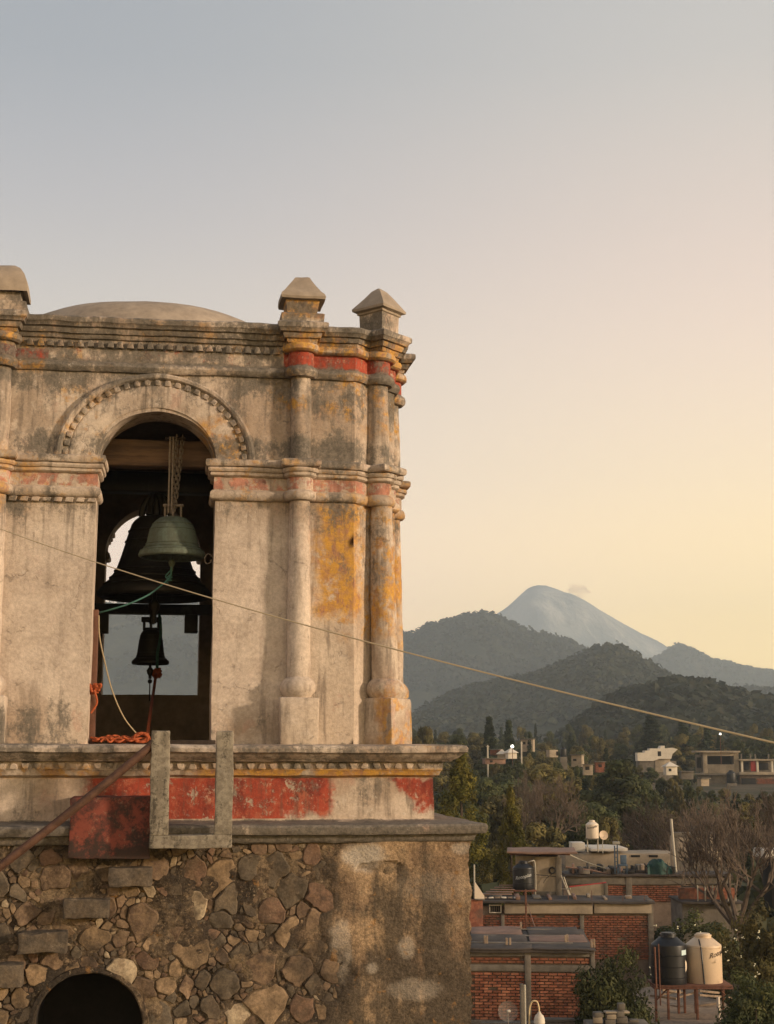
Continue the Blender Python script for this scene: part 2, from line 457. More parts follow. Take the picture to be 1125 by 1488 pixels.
def redblock_fn():
    p = world_pos(); x, y, z = xyz(p)
    a = nz(p, 4.2, 8, .75); b = nz(p, 15, 6, .7)
    c = mix((.21, .060, .042), (.095, .038, .030), a.sm(.42, .58)); c = mix(c, (.26, .16, .11), nz(p, 9, 8, .8).sm(.55, .64) * .7)
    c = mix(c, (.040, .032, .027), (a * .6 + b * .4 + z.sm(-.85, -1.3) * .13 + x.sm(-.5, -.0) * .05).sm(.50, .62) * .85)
    return c, a * .012 + b * .005
M['redpaint'] = mat('red_painted_rough_render', redblock_fn, .95, spec=.15)
M['wood'] = mat('old_brown_timber', lambda: (mix((.17, .105, .065), (.085, .055, .038), nz(obj_pos(), 1.2, 8, .7, (1, 6, 9)).sm(.4, .62)), nz(obj_pos(), 1.2, 8, .7, (1, 8, 14)) * .008), .85)
def bronze_fn(base, patina, k):
    def fn():
        p = world_pos()
        a = nz(p, 5, 8, .75, (1, 1, .5)); b = nz(p, 22, 5, .7)
        c = mix(base, patina, (a * .65 + b * .35).sm(.50 - k, .62 - k))
        c = mix(c, sc3(patina, 1.6), nz(p, 12, 7, .8).sm(.62, .7) * .5)
        return c, a * .004 + b * .0015
    return fn
M['bronze'] = mat('dark_bronze', bronze_fn((.030, .024, .018), (.050, .045, .034), .0), .55, .35, .5)
M['patina'] = mat('green_patinated_bronze', bronze_fn((.075, .085, .060), (.100, .126, .094), .05), .75, .15, .4)
M['iron'] = plain('weathered_chain_iron', (.19, .15, .11), .4, 20, .7, .4)
M['orange'] = plain('orange_nylon_rope', (.33, .075, .024), .35, 30, .8)
M['green'] = plain('green_twine', (.055, .14, .115), .3, 30, .8)
M['cord'] = plain('pale_straw_cord', (.36, .28, .17), .25, 30, .8)
M['cable'] = plain('pale_yellow_cable', (.62, .47, .26), .1, 5, .6)
M['dome'] = plain('mouldy_dome_render', (.31, .25, .19), .3, 1.3, .93, bump=.012)

# ------------------------------------------------------------------ bell tower
tower = empty('bell_tower', (XC, YC, -9.0))
tag(tower, 'old plastered bell tower with red and ochre paint on a rubble stone base', 'bell tower')
TW = Vector((XC, YC, -9.0))
def tpart(name, bm, m=None, parent=None, smooth=35):
    o = obj(name, bm, m or M['plaster'], parent or tower, smooth)
    if parent is None: o.location = -TW
    return o
def face_pt(k, u, v):
    """face k (0 front, 1 right ...), u along it, v outward from it -> world x, y"""
    a = k * math.pi / 2; px, py = u, -HW - v
    return (XC + px * math.cos(a) - py * math.sin(a), YC + px * math.sin(a) + py * math.cos(a))
CH = 0.6
S2 = math.sqrt(.5)
def cham_pt(k, s, v):
    """s along the chamfer from its middle, v outward"""
    u = HW - CH / 2 + S2 * s + S2 * v; vv = -CH / 2 - S2 * s + S2 * v
    return face_pt(k, u, vv)
def breakout(kind, c, h, d):
    if kind == 'square': return [(c - h, 0), (c - h, d), (c + h, d), (c + h, 0)]
    pts = [(c - h, 0)]
    for i in range(0, 9):
        t = math.pi * i / 8
        pts.append((c - h * math.cos(t), d + h * math.sin(t)))
    pts.append((c + h, 0))
    return pts
def plan(kind, hA, dA, hB, dB, closed=True):
    out = []
    for k in range(4):
        for c in (-1.85, 1.85): out += [face_pt(k, *q) for q in breakout(kind, c, hA, dA)]
        out.append(face_pt(k, HW - CH, 0))
        out += [cham_pt(k, *q) for q in breakout(kind, 0, hB, dB)]
        out.append(face_pt((k + 1) % 4, -(HW - CH), 0))
    # drop doubled points, order: start on the front face left column
    return out
OX0, OX1, OZS, OSC = -.79, .67, 3.50, .90
OCX, OR = (OX0 + OX1) / 2, (OX1 - OX0) / 2
RX0, RX1, RZS, RPAR = -.915, .604, 3.12, .868
def open_plan(pts, x0=OX0, x1=OX1, inner=.55):
    """rotate a closed plan so that it starts inside the right jamb of the front opening and ends inside the left one"""
    i = next(i for i, (a, b) in enumerate(pts) if a > x1 and b < .5)
    q = pts[i:] + pts[:i]
    back = 2 * HW - .02
    right = [t for t in q if not (t[1] > back and t[0] < RX1) and t[0] > -.2]
    left = [t for t in q if not (t[1] > back and t[0] > RX0) and t[0] <= -.2]
    return [[(x1, inner), (x1, 0.0)] + right + [(RX1, 2 * HW), (RX1, 2 * HW - .4)],
            [(RX0, 2 * HW - .4), (RX0, 2 * HW)] + left + [(x0, 0.0), (x0, inner)]]
def arched_face(bm, x0, x1, z0, z1, cx, r, zs, zsc, yfn, nx=56, nz_=44, zbot=None):
    """vertical face with an arched hole, as a grid; yfn(x, z) gives y"""
    xs = sorted(set([q_ for q_ in (x0 + (x1 - x0) * i / nx for i in range(nx + 1)) if abs(q_ - cx) > r + .01] + [cx - r, cx + r] + [cx - r * math.cos(math.pi * i / 32) for i in range(1, 32)]))
    z0h = z0 if zbot is None else zbot
    def bot(x):
        d = (x - cx) / r
        return zs + r * zsc * math.sqrt(max(0, 1 - d * d))
    cache = {}
    def V(x, z):
        key = (round(x, 4), round(z, 4))
        if key not in cache: cache[key] = bm.verts.new((x, yfn(x, z), z))
        return cache[key]
    zl = [z0 + (z1 - z0) * i / nz_ for i in range(nz_ + 1)]
    zl = sorted(set(zl + [zs]))
    for a, b in zip(xs, xs[1:]):
        mid = (a + b) / 2
        if abs(mid - cx) < r:
            for lo, hi in (((bot(a), bot(b)), z1),):
                n = 14
                for j in range(n):
                    q = [(a, lo[0] + (hi - lo[0]) * j / n), (b, lo[1] + (hi - lo[1]) * j / n), (b, lo[1] + (hi - lo[1]) * (j + 1) / n), (a, lo[0] + (hi - lo[0]) * (j + 1) / n)]
                    bm.faces.new([V(*t) for t in q])
            if zbot is not None and zbot > z0:
                n = 6
                for j in range(n):
                    c0, c1 = z0 + (zbot - z0) * j / n, z0 + (zbot - z0) * (j + 1) / n
                    bm.faces.new([V(a, c0), V(b, c0), V(b, c1), V(a, c1)])
        else:
            for c0, c1 in zip(zl, zl[1:]):
                bm.faces.new([V(a, c0), V(b, c0), V(b, c1), V(a, c1)])
def opening_reveal(bm, x0, x1, zb, zs, zsc, y0, y1, n=6, sill=False):
    cx, r = (x0 + x1) / 2, (x1 - x0) / 2
    pts = [(x0, zb + (zs - zb) * i / 14) for i in range(14)]
    pts += [(cx - r * math.cos(math.pi * i / 32), zs + r * zsc * math.sin(math.pi * i / 32)) for i in range(33)]
    pts += [(x1, zs - (zs - zb) * (i + 1) / 14) for i in range(14)]
    if sill: pts += [(x0, zb)]
    rows = [[bm.verts.new((x, y0 + (y1 - y0) * j / n, z)) for j in range(n + 1)] for x, z in pts]
    for A, B in zip(rows, rows[1:]):
        for j in range(n): bm.faces.new((A[j], A[j + 1], B[j + 1], B[j]))

# walls
bm = bmesh.new()
fx0, fx1 = XC - (HW - CH), XC + (HW - CH)
arched_face(bm, fx0, fx1, .04, 5.1, OCX, OR, OZS, OSC, lambda x, z: 0.0)
opening_reveal(bm, OX0, OX1, .04, OZS, OSC, 0.0, .6)
for k in (0, 1, 2, 3):
    a, b = face_pt(k, HW - CH, 0), face_pt((k + 1) % 4, -(HW - CH), 0)
    grid(bm, lambda s, t: (a[0] + (b[0] - a[0]) * s, a[1] + (b[1] - a[1]) * s, .04 + 5.06 * t), 8, 50)
for k in (1, 3):
    a, b = face_pt(k, -(HW - CH), 0), face_pt(k, HW - CH, 0)
    grid(bm, lambda s, t: (a[0] + (b[0] - a[0]) * s, a[1] + (b[1] - a[1]) * s, .04 + 5.06 * t), 40, 50)
RX0, RX1, RZS, RPAR = -.915, .604, 3.12, .868
arched_face(bm, fx0, fx1, .04, 5.1, (RX0 + RX1) / 2, (RX1 - RX0) / 2, RZS, 1.0, lambda x, z: 2 * HW, zbot=RPAR)
bmesh.ops.remove_doubles(bm, verts=bm.verts[:], dist=.001)
roughen(bm, .013, 1.4)
tpart('wall', bm)
bm = bmesh.new()
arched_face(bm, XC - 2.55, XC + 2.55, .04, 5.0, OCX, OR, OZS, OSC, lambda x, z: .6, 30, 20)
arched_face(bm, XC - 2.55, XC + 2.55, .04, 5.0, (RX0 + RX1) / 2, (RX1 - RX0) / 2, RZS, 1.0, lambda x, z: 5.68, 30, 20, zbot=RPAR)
for sx in (-1, 1):
    grid(bm, lambda s, t: (XC + sx * 2.55, .6 + 5.08 * s, .04 + 4.96 * t), 12, 12)
grid(bm, lambda s, t: (XC - 2.55 + 5.1 * s, .6 + 5.08 * t, 5.0), 10, 10)
roughen(bm, .012, 1.4)
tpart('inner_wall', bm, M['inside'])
bm = bmesh.new()
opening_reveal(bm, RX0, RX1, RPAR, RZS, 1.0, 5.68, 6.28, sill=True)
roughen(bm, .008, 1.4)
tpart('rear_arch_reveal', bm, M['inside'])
bm = bmesh.new(); box(bm, XC - 2.6, XC + 2.6, .02, 6.2, -.1, .05, (8, 8, 1)); roughen(bm, .008, 2)
tpart('belfry_floor', bm, M['concrete'])
bm = bmesh.new(); box(bm, XC - 3.0, XC + 3.0, .15, 6.1, 5.02, 5.29, (10, 10, 1)); tpart('roof_slab', bm, M['dome'])
# dome
bm = bmesh.new()
lathe(bm, [(2.42, 5.26), (2.2, 5.5), (2.02, 5.74), (1.86, 5.91), (1.6, 6.04), (1.3, 6.13), (.95, 6.19), (.6, 6.23), (.3, 6.25), (0, 6.255)], 48, -.28, 3.1)
for v in bm.verts:
    an = math.atan2(v.co.y - 3.1, v.co.x + .28); k = math.cos(math.pi / 8) / math.cos(((an + math.pi / 8) % (math.pi / 4)) - math.pi / 8)
    v.co.x = -.28 + (v.co.x + .28) * (0.8 + 0.2 * k) * 1.01; v.co.y = 3.1 + (v.co.y - 3.1) * (0.8 + 0.2 * k) * 1.01
roughen(bm, .02, .8)
tpart('dome', bm, M['dome'])
# mouldings
UP = plan('round', .145, .04, .16, .03)
def mould(name, pts, prof, closed=True, amp=.009, step=.08, f=2.6, parent=None):
    bm = bmesh.new()
    for run in (pts if isinstance(pts[0], list) else [pts]): sweep(bm, run, prof, closed, step)
    roughen(bm, amp, f); roughen(bm, amp * .35, 11)
    return tpart(name, bm, parent=parent)
mould('string_course', UP, [(-.03, 4.625), (.035, 4.63), (.06, 4.655), (.075, 4.69), (.065, 4.73), (.04, 4.755), (-.01, 4.765)])
ent = mould('frieze_band', UP, [(.015, 4.755), (.018, 4.80), (.018, 4.86), (.018, 4.92), (.015, 4.96)], amp=.004)
q = UP
i0 = next(i for i, (a, b) in enumerate(q) if a > 1.4 and b < .2 and a < 1.7)
roll = [(1.50, 0.0)] + q[i0:] + q[:i0]
j = next(i for i, (a, b) in enumerate(roll) if i > len(roll) - 16 and a > -1.9 and b < .2 and b > -.02)
roll = roll[:j + 1]
mould('roll_moulding', roll, [(.01, 4.94), (.06, 4.945), (.09, 4.97), (.095, 5.01), (.08, 5.045), (.03, 5.06)], closed=False, amp=.007)
SQ = plan('square', .14, .17, .12, .20)
mould('cornice', SQ, [(.0, 5.045), (.035, 5.05), (.05, 5.07), (.055, 5.10), (.085, 5.105), (.10, 5.135), (.105, 5.165), (.14, 5.175), (.155, 5.21),
                      (.175, 5.225), (.18, 5.26), (.178, 5.285), (.15, 5.305), (.0, 5.31), (-.3, 5.30)], amp=.013)
MD = plan('round', .145, .04, .16, .05)
MS = plan('square', .125, .17, .12, .22)
mould('impost_cornice', open_plan(MS), [(-.02, 3.455), (.07, 3.46), (.105, 3.465), (.118, 3.48), (.122, 3.52), (.115, 3.548), (.09, 3.56), (-.02, 3.565)], closed=False, amp=.010)
mould('impost_roll', open_plan(MD), [(.0, 3.335), (.035, 3.34), (.06, 3.36), (.062, 3.385), (.055, 3.395), (.08, 3.405), (.092, 3.43), (.085, 3.455), (.02, 3.46)], closed=False, amp=.009)
mould('impost_band', open_plan(MD), [(.015, 3.17), (.018, 3.21), (.018, 3.26), (.018, 3.30), (.015, 3.34)], closed=False, amp=.004)
mould('impost_astragal', open_plan(MD), [(.0, 3.04), (.04, 3.05), (.062, 3.075), (.068, 3.11), (.058, 3.15), (.03, 3.175), (.0, 3.18)], closed=False, amp=.010)
# fringe of slanted dentils under the left impost, triangular dentils under the cornice, blocks round the arch
def prism(pts_front, y0, y1):
    bm = bmesh.new()
    a = [bm.verts.new((x, y0, z)) for x, z in pts_front]; b = [bm.verts.new((x * .92, y1, z * .92)) for x, z in pts_front]
    bm.faces.new(b)
    for i in range(len(a)): bm.faces.new((a[i], a[(i + 1) % len(a)], b[(i + 1) % len(a)], b[i]))
    bm.faces.new(a[::-1])
    bmesh.ops.bevel(bm, geom=bm.edges[:], offset=.006, segments=1, affect='EDGES')
    return bm
def shared_mesh(bm, name, m, amp=.004):
    roughen(bm, amp, 9)
    bmesh.ops.recalc_face_normals(bm, faces=bm.faces[:])
    me = bpy.data.meshes.new(name); bm.to_mesh(me); bm.free()
    me.polygons.foreach_set('use_smooth', [True] * len(me.polygons)); me.set_sharp_from_angle(angle=R(40)); me.materials.append(m)
    return me
dent = [shared_mesh(prism([(-.046 + rnd.uniform(-.006, .006), -.045), (.046, -.045), (.030, .03), (.012, .045), (-.02, .043), (-.036, .02)], .03, -.065 - rnd.uniform(0, .02)), 'dentil', M['plaster']) for _ in range(4)]
for i in range(26):
    o = link('dentil', rnd.choice(dent), ent); o.location = (-1.64 + i * .122 + rnd.uniform(-.006, .006), 0.0, 4.975 + rnd.uniform(-.004, .004))
    o.rotation_euler = (0, rnd.uniform(-.08, .08), 0); o.scale = (1, 1, rnd.uniform(.9, 1.12))
ent.name = 'upper_frieze'
fr = [o for o in tower.children if o.name.startswith('impost_astragal')][0]
sl = [shared_mesh(prism([(-.062, -.028), (.045, -.03), (.062, .03), (-.045, .032)], .03, -.05), 'dentil', M['plaster']) for _ in range(2)]
for i in range(8):
    o = link('dentil', sl[i % 2], fr); o.location = (-1.78 + i * .135, 0.0, 3.005); o.scale = (.95, 1, rnd.uniform(.8, 1.1))
# archivolt
ACX = -.075
def arch_band(bm, prof, n=64):
    rows = []
    for i in range(n + 1):
        t = math.pi * i / n
        rows.append([bm.verts.new((ACX - r * math.cos(t), y, 3.545 + (r * .895 - .02) * math.sin(t))) for r, y in prof])
    for A, B in zip(rows, rows[1:]):
        for j in range(len(prof) - 1): bm.faces.new((A[j], A[j + 1], B[j + 1], B[j]))
bm = bmesh.new()
arch_band(bm, [(.745, .01), (.75, -.018), (.85, -.024), (.95, -.024), (1.04, -.024), (1.055, -.02), (1.065, -.012), (1.135, -.012), (1.145, -.045), (1.165, -.065), (1.20, -.07), (1.225, -.055), (1.235, .01)])
roughen(bm, .009, 2.4)
arcv = tpart('archivolt', bm)
ad = [shared_mesh(prism([(-.042, -.035), (.042, -.035), (.034, .038), (-.034, .038)], .02, -.034), 'dentil', M['plaster']) for _ in range(3)]
for i in range(27):
    t = math.pi * (i + .5) / 27
    r = 1.10
    o = link('dentil', rnd.choice(ad), arcv)
    o.location = (ACX - r * math.cos(t), -.012, 3.545 + (r * .895 - .02) * math.sin(t))
    o.rotation_euler = (0, t - math.pi / 2 + rnd.uniform(-.06, .06), 0); o.scale = (rnd.uniform(.85, 1.05), 1, rnd.uniform(.9, 1.05))
# columns
def shaft(r0, r1, z0, z1, name, bulge=0.0):
    bm = bmesh.new(); n = 28
    lathe(bm, [(r0 + (r1 - r0) * i / n + bulge * math.sin(math.pi * i / n), z0 + (z1 - z0) * i / n) for i in range(n + 1)], 22)
    return bm
def column(k, cham, u):
    pt = (lambda v: cham_pt(k, 0, v)) if cham else (lambda v: face_pt(k, u, v))
    ang = k * math.pi / 2 + (math.pi / 4 if cham else 0)
    vl0, vl1, vu = (.17, .10, .03) if cham else (.08, .05, .04)
    for (z0, z1, va, vb, r0, r1) in ((.70, 3.08, vl0, vl1, .165 if cham else .142, .140 if cham else .128), (3.54, 4.66, vu + .02, vu, .152 if cham else .128, .142 if cham else .122)):
        bm = shaft(r0, r1, z0, z1, 'shaft', .006)
        A, B = Vector(pt(va)), Vector(pt(vb))
        for v in bm.verts:
            t = (v.co.z - z0) / (z1 - z0); c = A.lerp(B, t); v.co.x += c.x; v.co.y += c.y
        roughen(bm, .010, 2.2)
        sh = tpart('column_shaft', bm)
        if z0 < 1:
            bm = bmesh.new()
            rr = r0
            lathe(bm, [(rr, .86), (rr + .03, .835), (rr + .062, .80), (rr + .078, .75), (rr + .072, .69), (rr + .04, .645), (rr + .02, .61), (rr, .60)], 26)
            for v in bm.verts: v.co.x += pt(va)[0]; v.co.y += pt(va)[1]
            roughen(bm, .012, 4)
            ob = obj('column_base', bm, M['plaster'], sh, 35)
            bm = bmesh.new()
            h = .205 if cham else .235; d = (.42 if cham else .30)
            box(bm, -h, h, -d, .10, .03, .615, (3, 3, 4), .022)
            c = pt(0)
            bm.transform(Matrix.Translation((c[0], c[1], 0)) @ Matrix.Rotation(ang, 4, 'Z'))
            roughen(bm, .013, 2.6)
            obj('plinth', bm, M['plaster'], sh, 35)
for k in (0, 1, 3):
    for u in (-1.85, 1.85): column(k, False, u)
    column(k, True, 0)
# finials on the cornice
def finial(pt, ang, z, kind):
    f = empty('finial'); f.parent = tower; f.location = Vector((pt[0], pt[1], z)) - TW; f.rotation_euler = (0, 0, ang)
    bm = bmesh.new()
    if kind == 'A':
        prof = [(.26, -.09), (.275, .07), (.25, .085), (.19, .09), (.20, .17), (.215, .27)]
        cap = [(.215, .262), (.275, .268), (.285, .30), (.272, .34), (.235, .38), (.17, .47), (.115, .56), (.095, .60), (.07, .615), (0, .62)]
    elif kind == 'L':
        prof = [(.27, -.09), (.285, .07), (.25, .085), (.205, .09), (.21, .17), (.22, .25)]
        cap = [(.22, .242), (.29, .20), (.295, .25), (.28, .36), (.25, .44), (.20, .52), (.12, .575), (.06, .59), (0, .595)]
    else:
        prof = [(.22, -.09), (.225, .04), (.20, .05), (.18, .055), (.18, .17), (.185, .31)]
        cap = [(.185, .30), (.205, .31), (.205, .335), (.25, .35), (.255, .38), (.215, .44), (.14, .54), (.07, .635), (.015, .685), (0, .69)]
    k = math.sqrt(2)
    def sq(bm, pr):
        rings = []
        n = 4
        for r, zz in pr:
            if r == 0: rings.append([bm.verts.new((0, 0, zz))]); continue
            ring = []
            for s in range(4):
                a = Vector((r * k * math.cos(math.pi / 4 + s * math.pi / 2), r * k * math.sin(math.pi / 4 + s * math.pi / 2)))
                b = Vector((r * k * math.cos(math.pi / 4 + (s + 1) * math.pi / 2), r * k * math.sin(math.pi / 4 + (s + 1) * math.pi / 2)))
                for j in range(n): c = a.lerp(b, j / n); ring.append(bm.verts.new((c.x, c.y, zz)))
            rings.append(ring)
        for A, B in zip(rings, rings[1:]):
            m_ = len(A)
            for j in range(m_):
                if len(B) == 1: bm.faces.new((A[j], A[(j + 1) % m_], B[0]))
                else: bm.faces.new((A[j], A[(j + 1) % m_], B[(j + 1) % m_], B[j]))
    sq(bm, prof); roughen(bm, .010, 3.3)
    obj('finial_block', bm, M['plaster'], f, 30)
    bm = bmesh.new(); sq(bm, cap); roughen(bm, .012, 3.1)
    obj('finial_cap', bm, M['dome'], f, 30)
for k in (0, 1, 3):
    for u in ((-1.85, 1.85) if k == 0 else ()): finial(face_pt(k, u, -.02), k * math.pi / 2, 5.35, 'L' if (k == 0 and u < 0) else 'A')
    finial(cham_pt(k, 0, .07), k * math.pi / 2 + math.pi / 4, 5.27, 'B')

# base: cornice, painted frieze, ledge (square plan, offsets measured from the upper wall)
BASE = [(XC - HW, 0), (XC + HW, 0), (XC + HW, 2 * HW), (XC - HW, 2 * HW)]
low = mould('base_cornice', BASE, [(-.3, .055), (.2, .05), (.64, .04), (.685, .03), (.705, .0), (.70, -.045), (.66, -.06), (.64, -.075), (.60, -.11), (.55, -.13), (.53, -.15), (.47, -.155),
                                   (.445, -.165), (.435, -.25), (.425, -.26), (.415, -.275), (.40, -.315), (.36, -.33), (.33, -.345)], amp=.012, step=.09, f=1.6)
mould('base_frieze', BASE, [(.33, -.33), (.33, -.43), (.33, -.53), (.335, -.63), (.335, -.73), (.34, -.85)], amp=.010, f=1.4)
for i in range(42):
    o = link('dentil', rnd.choice(dent), low)
    o.location = (-2.42 + i * .1365 + rnd.uniform(-.008, .008), -.425, -.205 + rnd.uniform(-.004, .004)); o.rotation_euler = (0, math.pi + rnd.uniform(-.1, .1) if i % 3 else rnd.uniform(-.1, .1), 0); o.scale = (1.05, .6, .78)
# ledge is broken by the red landing block on the left
LP = [(XC + HW, 0), (XC + HW, 2 * HW), (XC - HW, 2 * HW), (XC - HW, 0)]
ledge_prof = [(.33, -.835), (.5, -.85), (.80, -.865), (.865, -.875), (.885, -.90), (.88, -.955), (.86, -.985), (.78, -.995), (.76, -1.03), (.75, -1.06), (.72, -1.085), (.66, -1.09)]
mould('ledge', [(-.02, 0)] + LP + [(-.90, 0)], ledge_prof, closed=False, amp=.014, step=.09, f=1.3)
# red landing block
bm = bmesh.new(); box(bm, -.905, -.015, -.93, -.30, -1.235, -.55, (14, 6, 12), .012); roughen(bm, .020, 2.8); roughen(bm, .008, 9)
tpart('landing_block', bm, M['redpaint'])
# two concrete posts on a base beam in front of the opening
for x0, x1, z0, z1, nm in ((-.02, .185, -.965, .19, 'post'), (.705, .90, -.965, .19, 'post'), (-.02, .90, -1.11, -.965, 'beam')):
    bm = bmesh.new(); box(bm, x0, x1, -1.18, -1.02 if nm == 'post' else -.90, z0, z1, (4, 3, 20), .010); roughen(bm, .009, 3.4); roughen(bm, .006, 17)
    tpart('threshold_' + nm, bm, M['lichen'])
bm = bmesh.new(); box(bm, .15, .73, -.10, -.02, .02, .10, bev=.01); tpart('threshold_bar', bm, M['darkmetal'])
STEPM = stone_mat('step_stone', (.15, .118, .085), (.085, .07, .055), (.25, .20, .145))
# stone steps built into the wall
for x0, x1, z0, z1 in ((-.47, .02, -1.56, -1.33), (-.95, -.45, -1.90, -1.67), (-1.43, -.90, -2.26, -2.02), (-1.95, -1.37, -2.62, -2.36), (-2.45, -1.87, -2.98, -2.72)):
    bm = bmesh.new(); box(bm, x0, x1, -.93, -.60, z0 + .015, z1, (9, 5, 5), .014); roughen(bm, .022, 2.9); roughen(bm, .012, 11)
    tpart('step', bm, STEPM)
# ------------------------------------------------------------------ lower wall with its arch, rubble left, render right
AX, AR, AZ = -.645, .60, -3.09
YW = -.70
def plas(x, z):
    n = mn.noise(Vector((x * 1.6, z * 1.6, 3.1))) * .45 + mn.noise(Vector((x * 5, z * 5, 1.7))) * .22 + mn.noise(Vector((x * 14, z * 14, 1.7))) * .08
    e = (x - (1.98 + n)) / .06
    top = (z + 1.23 + mn.noise(Vector((x * 2.4, 5.5, z))) * .10) / .04 if x < 1.95 else -1
    h = 1 / (1 + math.exp(-max(-20, min(20, e))))
    for cx_, cz_, rx, rz in ((2.62, -1.36, .28, .06),):
        d = ((x - cx_) / rx) ** 2 + ((z - cz_) / rz) ** 2 + n * 2
        if d < 1: h *= .35
    return h
def sig(t): return 1 / (1 + math.exp(-max(-20, min(20, t))))
def wall_y(x, z):
    p_ = plas(x, z); c = Vector((x, 0, z))
    bury = sig((mn.noise(c * 1.7 + Vector((4, 0, 2))) + .4 * mn.noise(c * 5) - .08) * 9) * (1 - p_)
    y = YW + .044 - .054 * p_ - .030 * bury
    y -= mn.noise(c * 3.1) * .018 + mn.noise(c * 9 + Vector((0, 5, 0))) * (.014 - .006 * p_) + mn.noise(c * 26) * (.007 - .003 * p_)
    y -= abs(mn.noise(c * 1.1 + Vector((3, 0, 8)))) * .03
    return y
bm = bmesh.new()
X0, X1, Z1, Z0 = XC - HW - .70, XC + HW + .70, -1.06, -3.6
xs = list(np.arange(-2.1, X1 + .001, .022)); xs[-1] = X1
xs = [X0, -3.2, -2.5] + xs
zs_ = list(np.arange(Z0, Z1 + .001, .022)) + [Z1]
def corner_x(z): return X1 + .035 * mn.noise(Vector((1, 1, z * 2.6))) + .025 * mn.noise(Vector((1, 1, z * 7))) + .012 * mn.noise(Vector((1, 1, z * 19)))
V = {}
lay_p = bm.verts.layers.float.new('plastered'); lay_w = bm.verts.layers.float.new('pale'); lay_s = bm.verts.layers.float.new('stain')
def whites(x, z):
    n = mn.noise(Vector((x * 7, z * 7, 0))) * .5 + mn.noise(Vector((x * 21, z * 21, 4))) * .3
    w = 0
    for cx_, cz_, rx, rz, k in ((2.46, -1.25, .24, .16, 1.0), (2.18, -2.3, .13, .34, .55), (2.95, -2.28, .10, .12, .45), (3.05, -2.75, .3, .12, .35), (2.55, -2.5, .07, .06, .5), (3.62, -1.16, .12, .07, .6), (3.3, -1.6, .5, .16, .15)):
        w = max(w, k * sig((1 - ((x - cx_) / rx) ** 2 - ((z - cz_) / rz) ** 2 + n) * 6))
    return w
def stains(x, z):
    return max(sig((.20 - abs(x - 2.78 + .1 * mn.noise(Vector((0, 0, z * 2))))) * 14) * sig((-1.35 - z) * 8), sig((.16 - abs(x - 3.3)) * 14) * sig((-1.75 - z) * 9),
               sig((-2.45 - z) * 6) * .8, sig((.1 - abs(x - 2.05)) * 20) * .6)
for i, x in enumerate(xs):
    for j, z in enumerate(zs_):
        if (x - AX) ** 2 + (z - AZ) ** 2 < (AR - .02) ** 2: continue
        v = bm.verts.new((x, wall_y(x, z), z))
        dd = math.hypot(x - AX, z - AZ)
        if dd < AR + .03:
            v.co.x = AX + (x - AX) * AR / max(dd, 1e-3); v.co.z = AZ + (z - AZ) * AR / max(dd, 1e-3); v.co.y = YW + .03
        if i == len(xs) - 1:
            v.co.x = corner_x(z)
        v[lay_p] = plas(x, z); v[lay_w] = whites(x, z); v[lay_s] = stains(x, z)
        V[i, j] = v
for i in range(len(xs) - 1):
    for j in range(len(zs_) - 1):
        q = [V.get(t) for t in ((i, j), (i + 1, j), (i + 1, j + 1), (i, j + 1))]
        q = [t for t in q if t is not None]
        if len(q) >= 3:
            try: bm.faces.new(q)
            except ValueError: pass
# rest of the wall: right side, rear, left, lower part
def side(x0, y0, x1, y1, z0, z1, nu, nv):
    grid(bm, lambda s, t: (x0 + (x1 - x0) * s, y0 + (y1 - y0) * s, z0 + (z1 - z0) * t), nu, nv)
grid(bm, lambda s, t: (X1 + (corner_x(-9.6 + 8.54 * t) - X1) * max(0, 1 - s * 18) + .02 * mn.noise(Vector((9, s * 40, t * 40))), YW + .005 + (2 * HW + 1.4) * s, -9.6 + 8.54 * t), 60, 230)
side(X1, 2 * HW + .7, X0, 2 * HW + .7, -9.6, Z1, 20, 20)
side(X0, 2 * HW + .7, X0, YW, -9.6, Z1, 20, 20)
side(X0, YW + .01, AX - AR, YW + .01, -9.6, Z0, 20, 20); side(AX + AR, YW + .01, X1, YW + .01, -9.6, Z0, 20, 20)
bw = tpart('base_wall', bm, M['rubble'])
bm = bmesh.new()
nA = 28
rows = []
pts = [(AX - AR, -9.6), (AX - AR, -6), (AX - AR, AZ)] + [(AX - AR * math.cos(math.pi * i / nA), AZ + AR * math.sin(math.pi * i / nA)) for i in range(1, nA)] + [(AX + AR, AZ), (AX + AR, -6), (AX + AR, -9.6)]
for x, z in pts: rows.append([bm.verts.new((x, YW + .015 + 1.5 * j / 6, z)) for j in range(7)])
for A, B in zip(rows, rows[1:]):
    for j in range(6): bm.faces.new((A[j], A[j + 1], B[j + 1], B[j]))
roughen(bm, .004, 2.2)
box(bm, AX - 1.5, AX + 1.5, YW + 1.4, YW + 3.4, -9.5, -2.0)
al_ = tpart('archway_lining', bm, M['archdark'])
bm = bmesh.new(); rows = []
for i in range(61):
    t = math.pi * i / 60
    rows.append([bm.verts.new((AX - r_ * math.cos(t), y_, AZ + r_ * math.sin(t))) for r_, y_ in ((AR + .075, YW + .03), (AR + .06, YW - .012), (AR + .012, YW - .018), (AR - .004, YW - .006), (AR - .008, YW + .25))])
for A, B in zip(rows, rows[1:]):
    for j in range(4): bm.faces.new((A[j], A[j + 1], B[j + 1], B[j]))
roughen(bm, .010, 3.1); roughen(bm, .004, 15)
obj('arch_rim', bm, M['rubble'], al_)

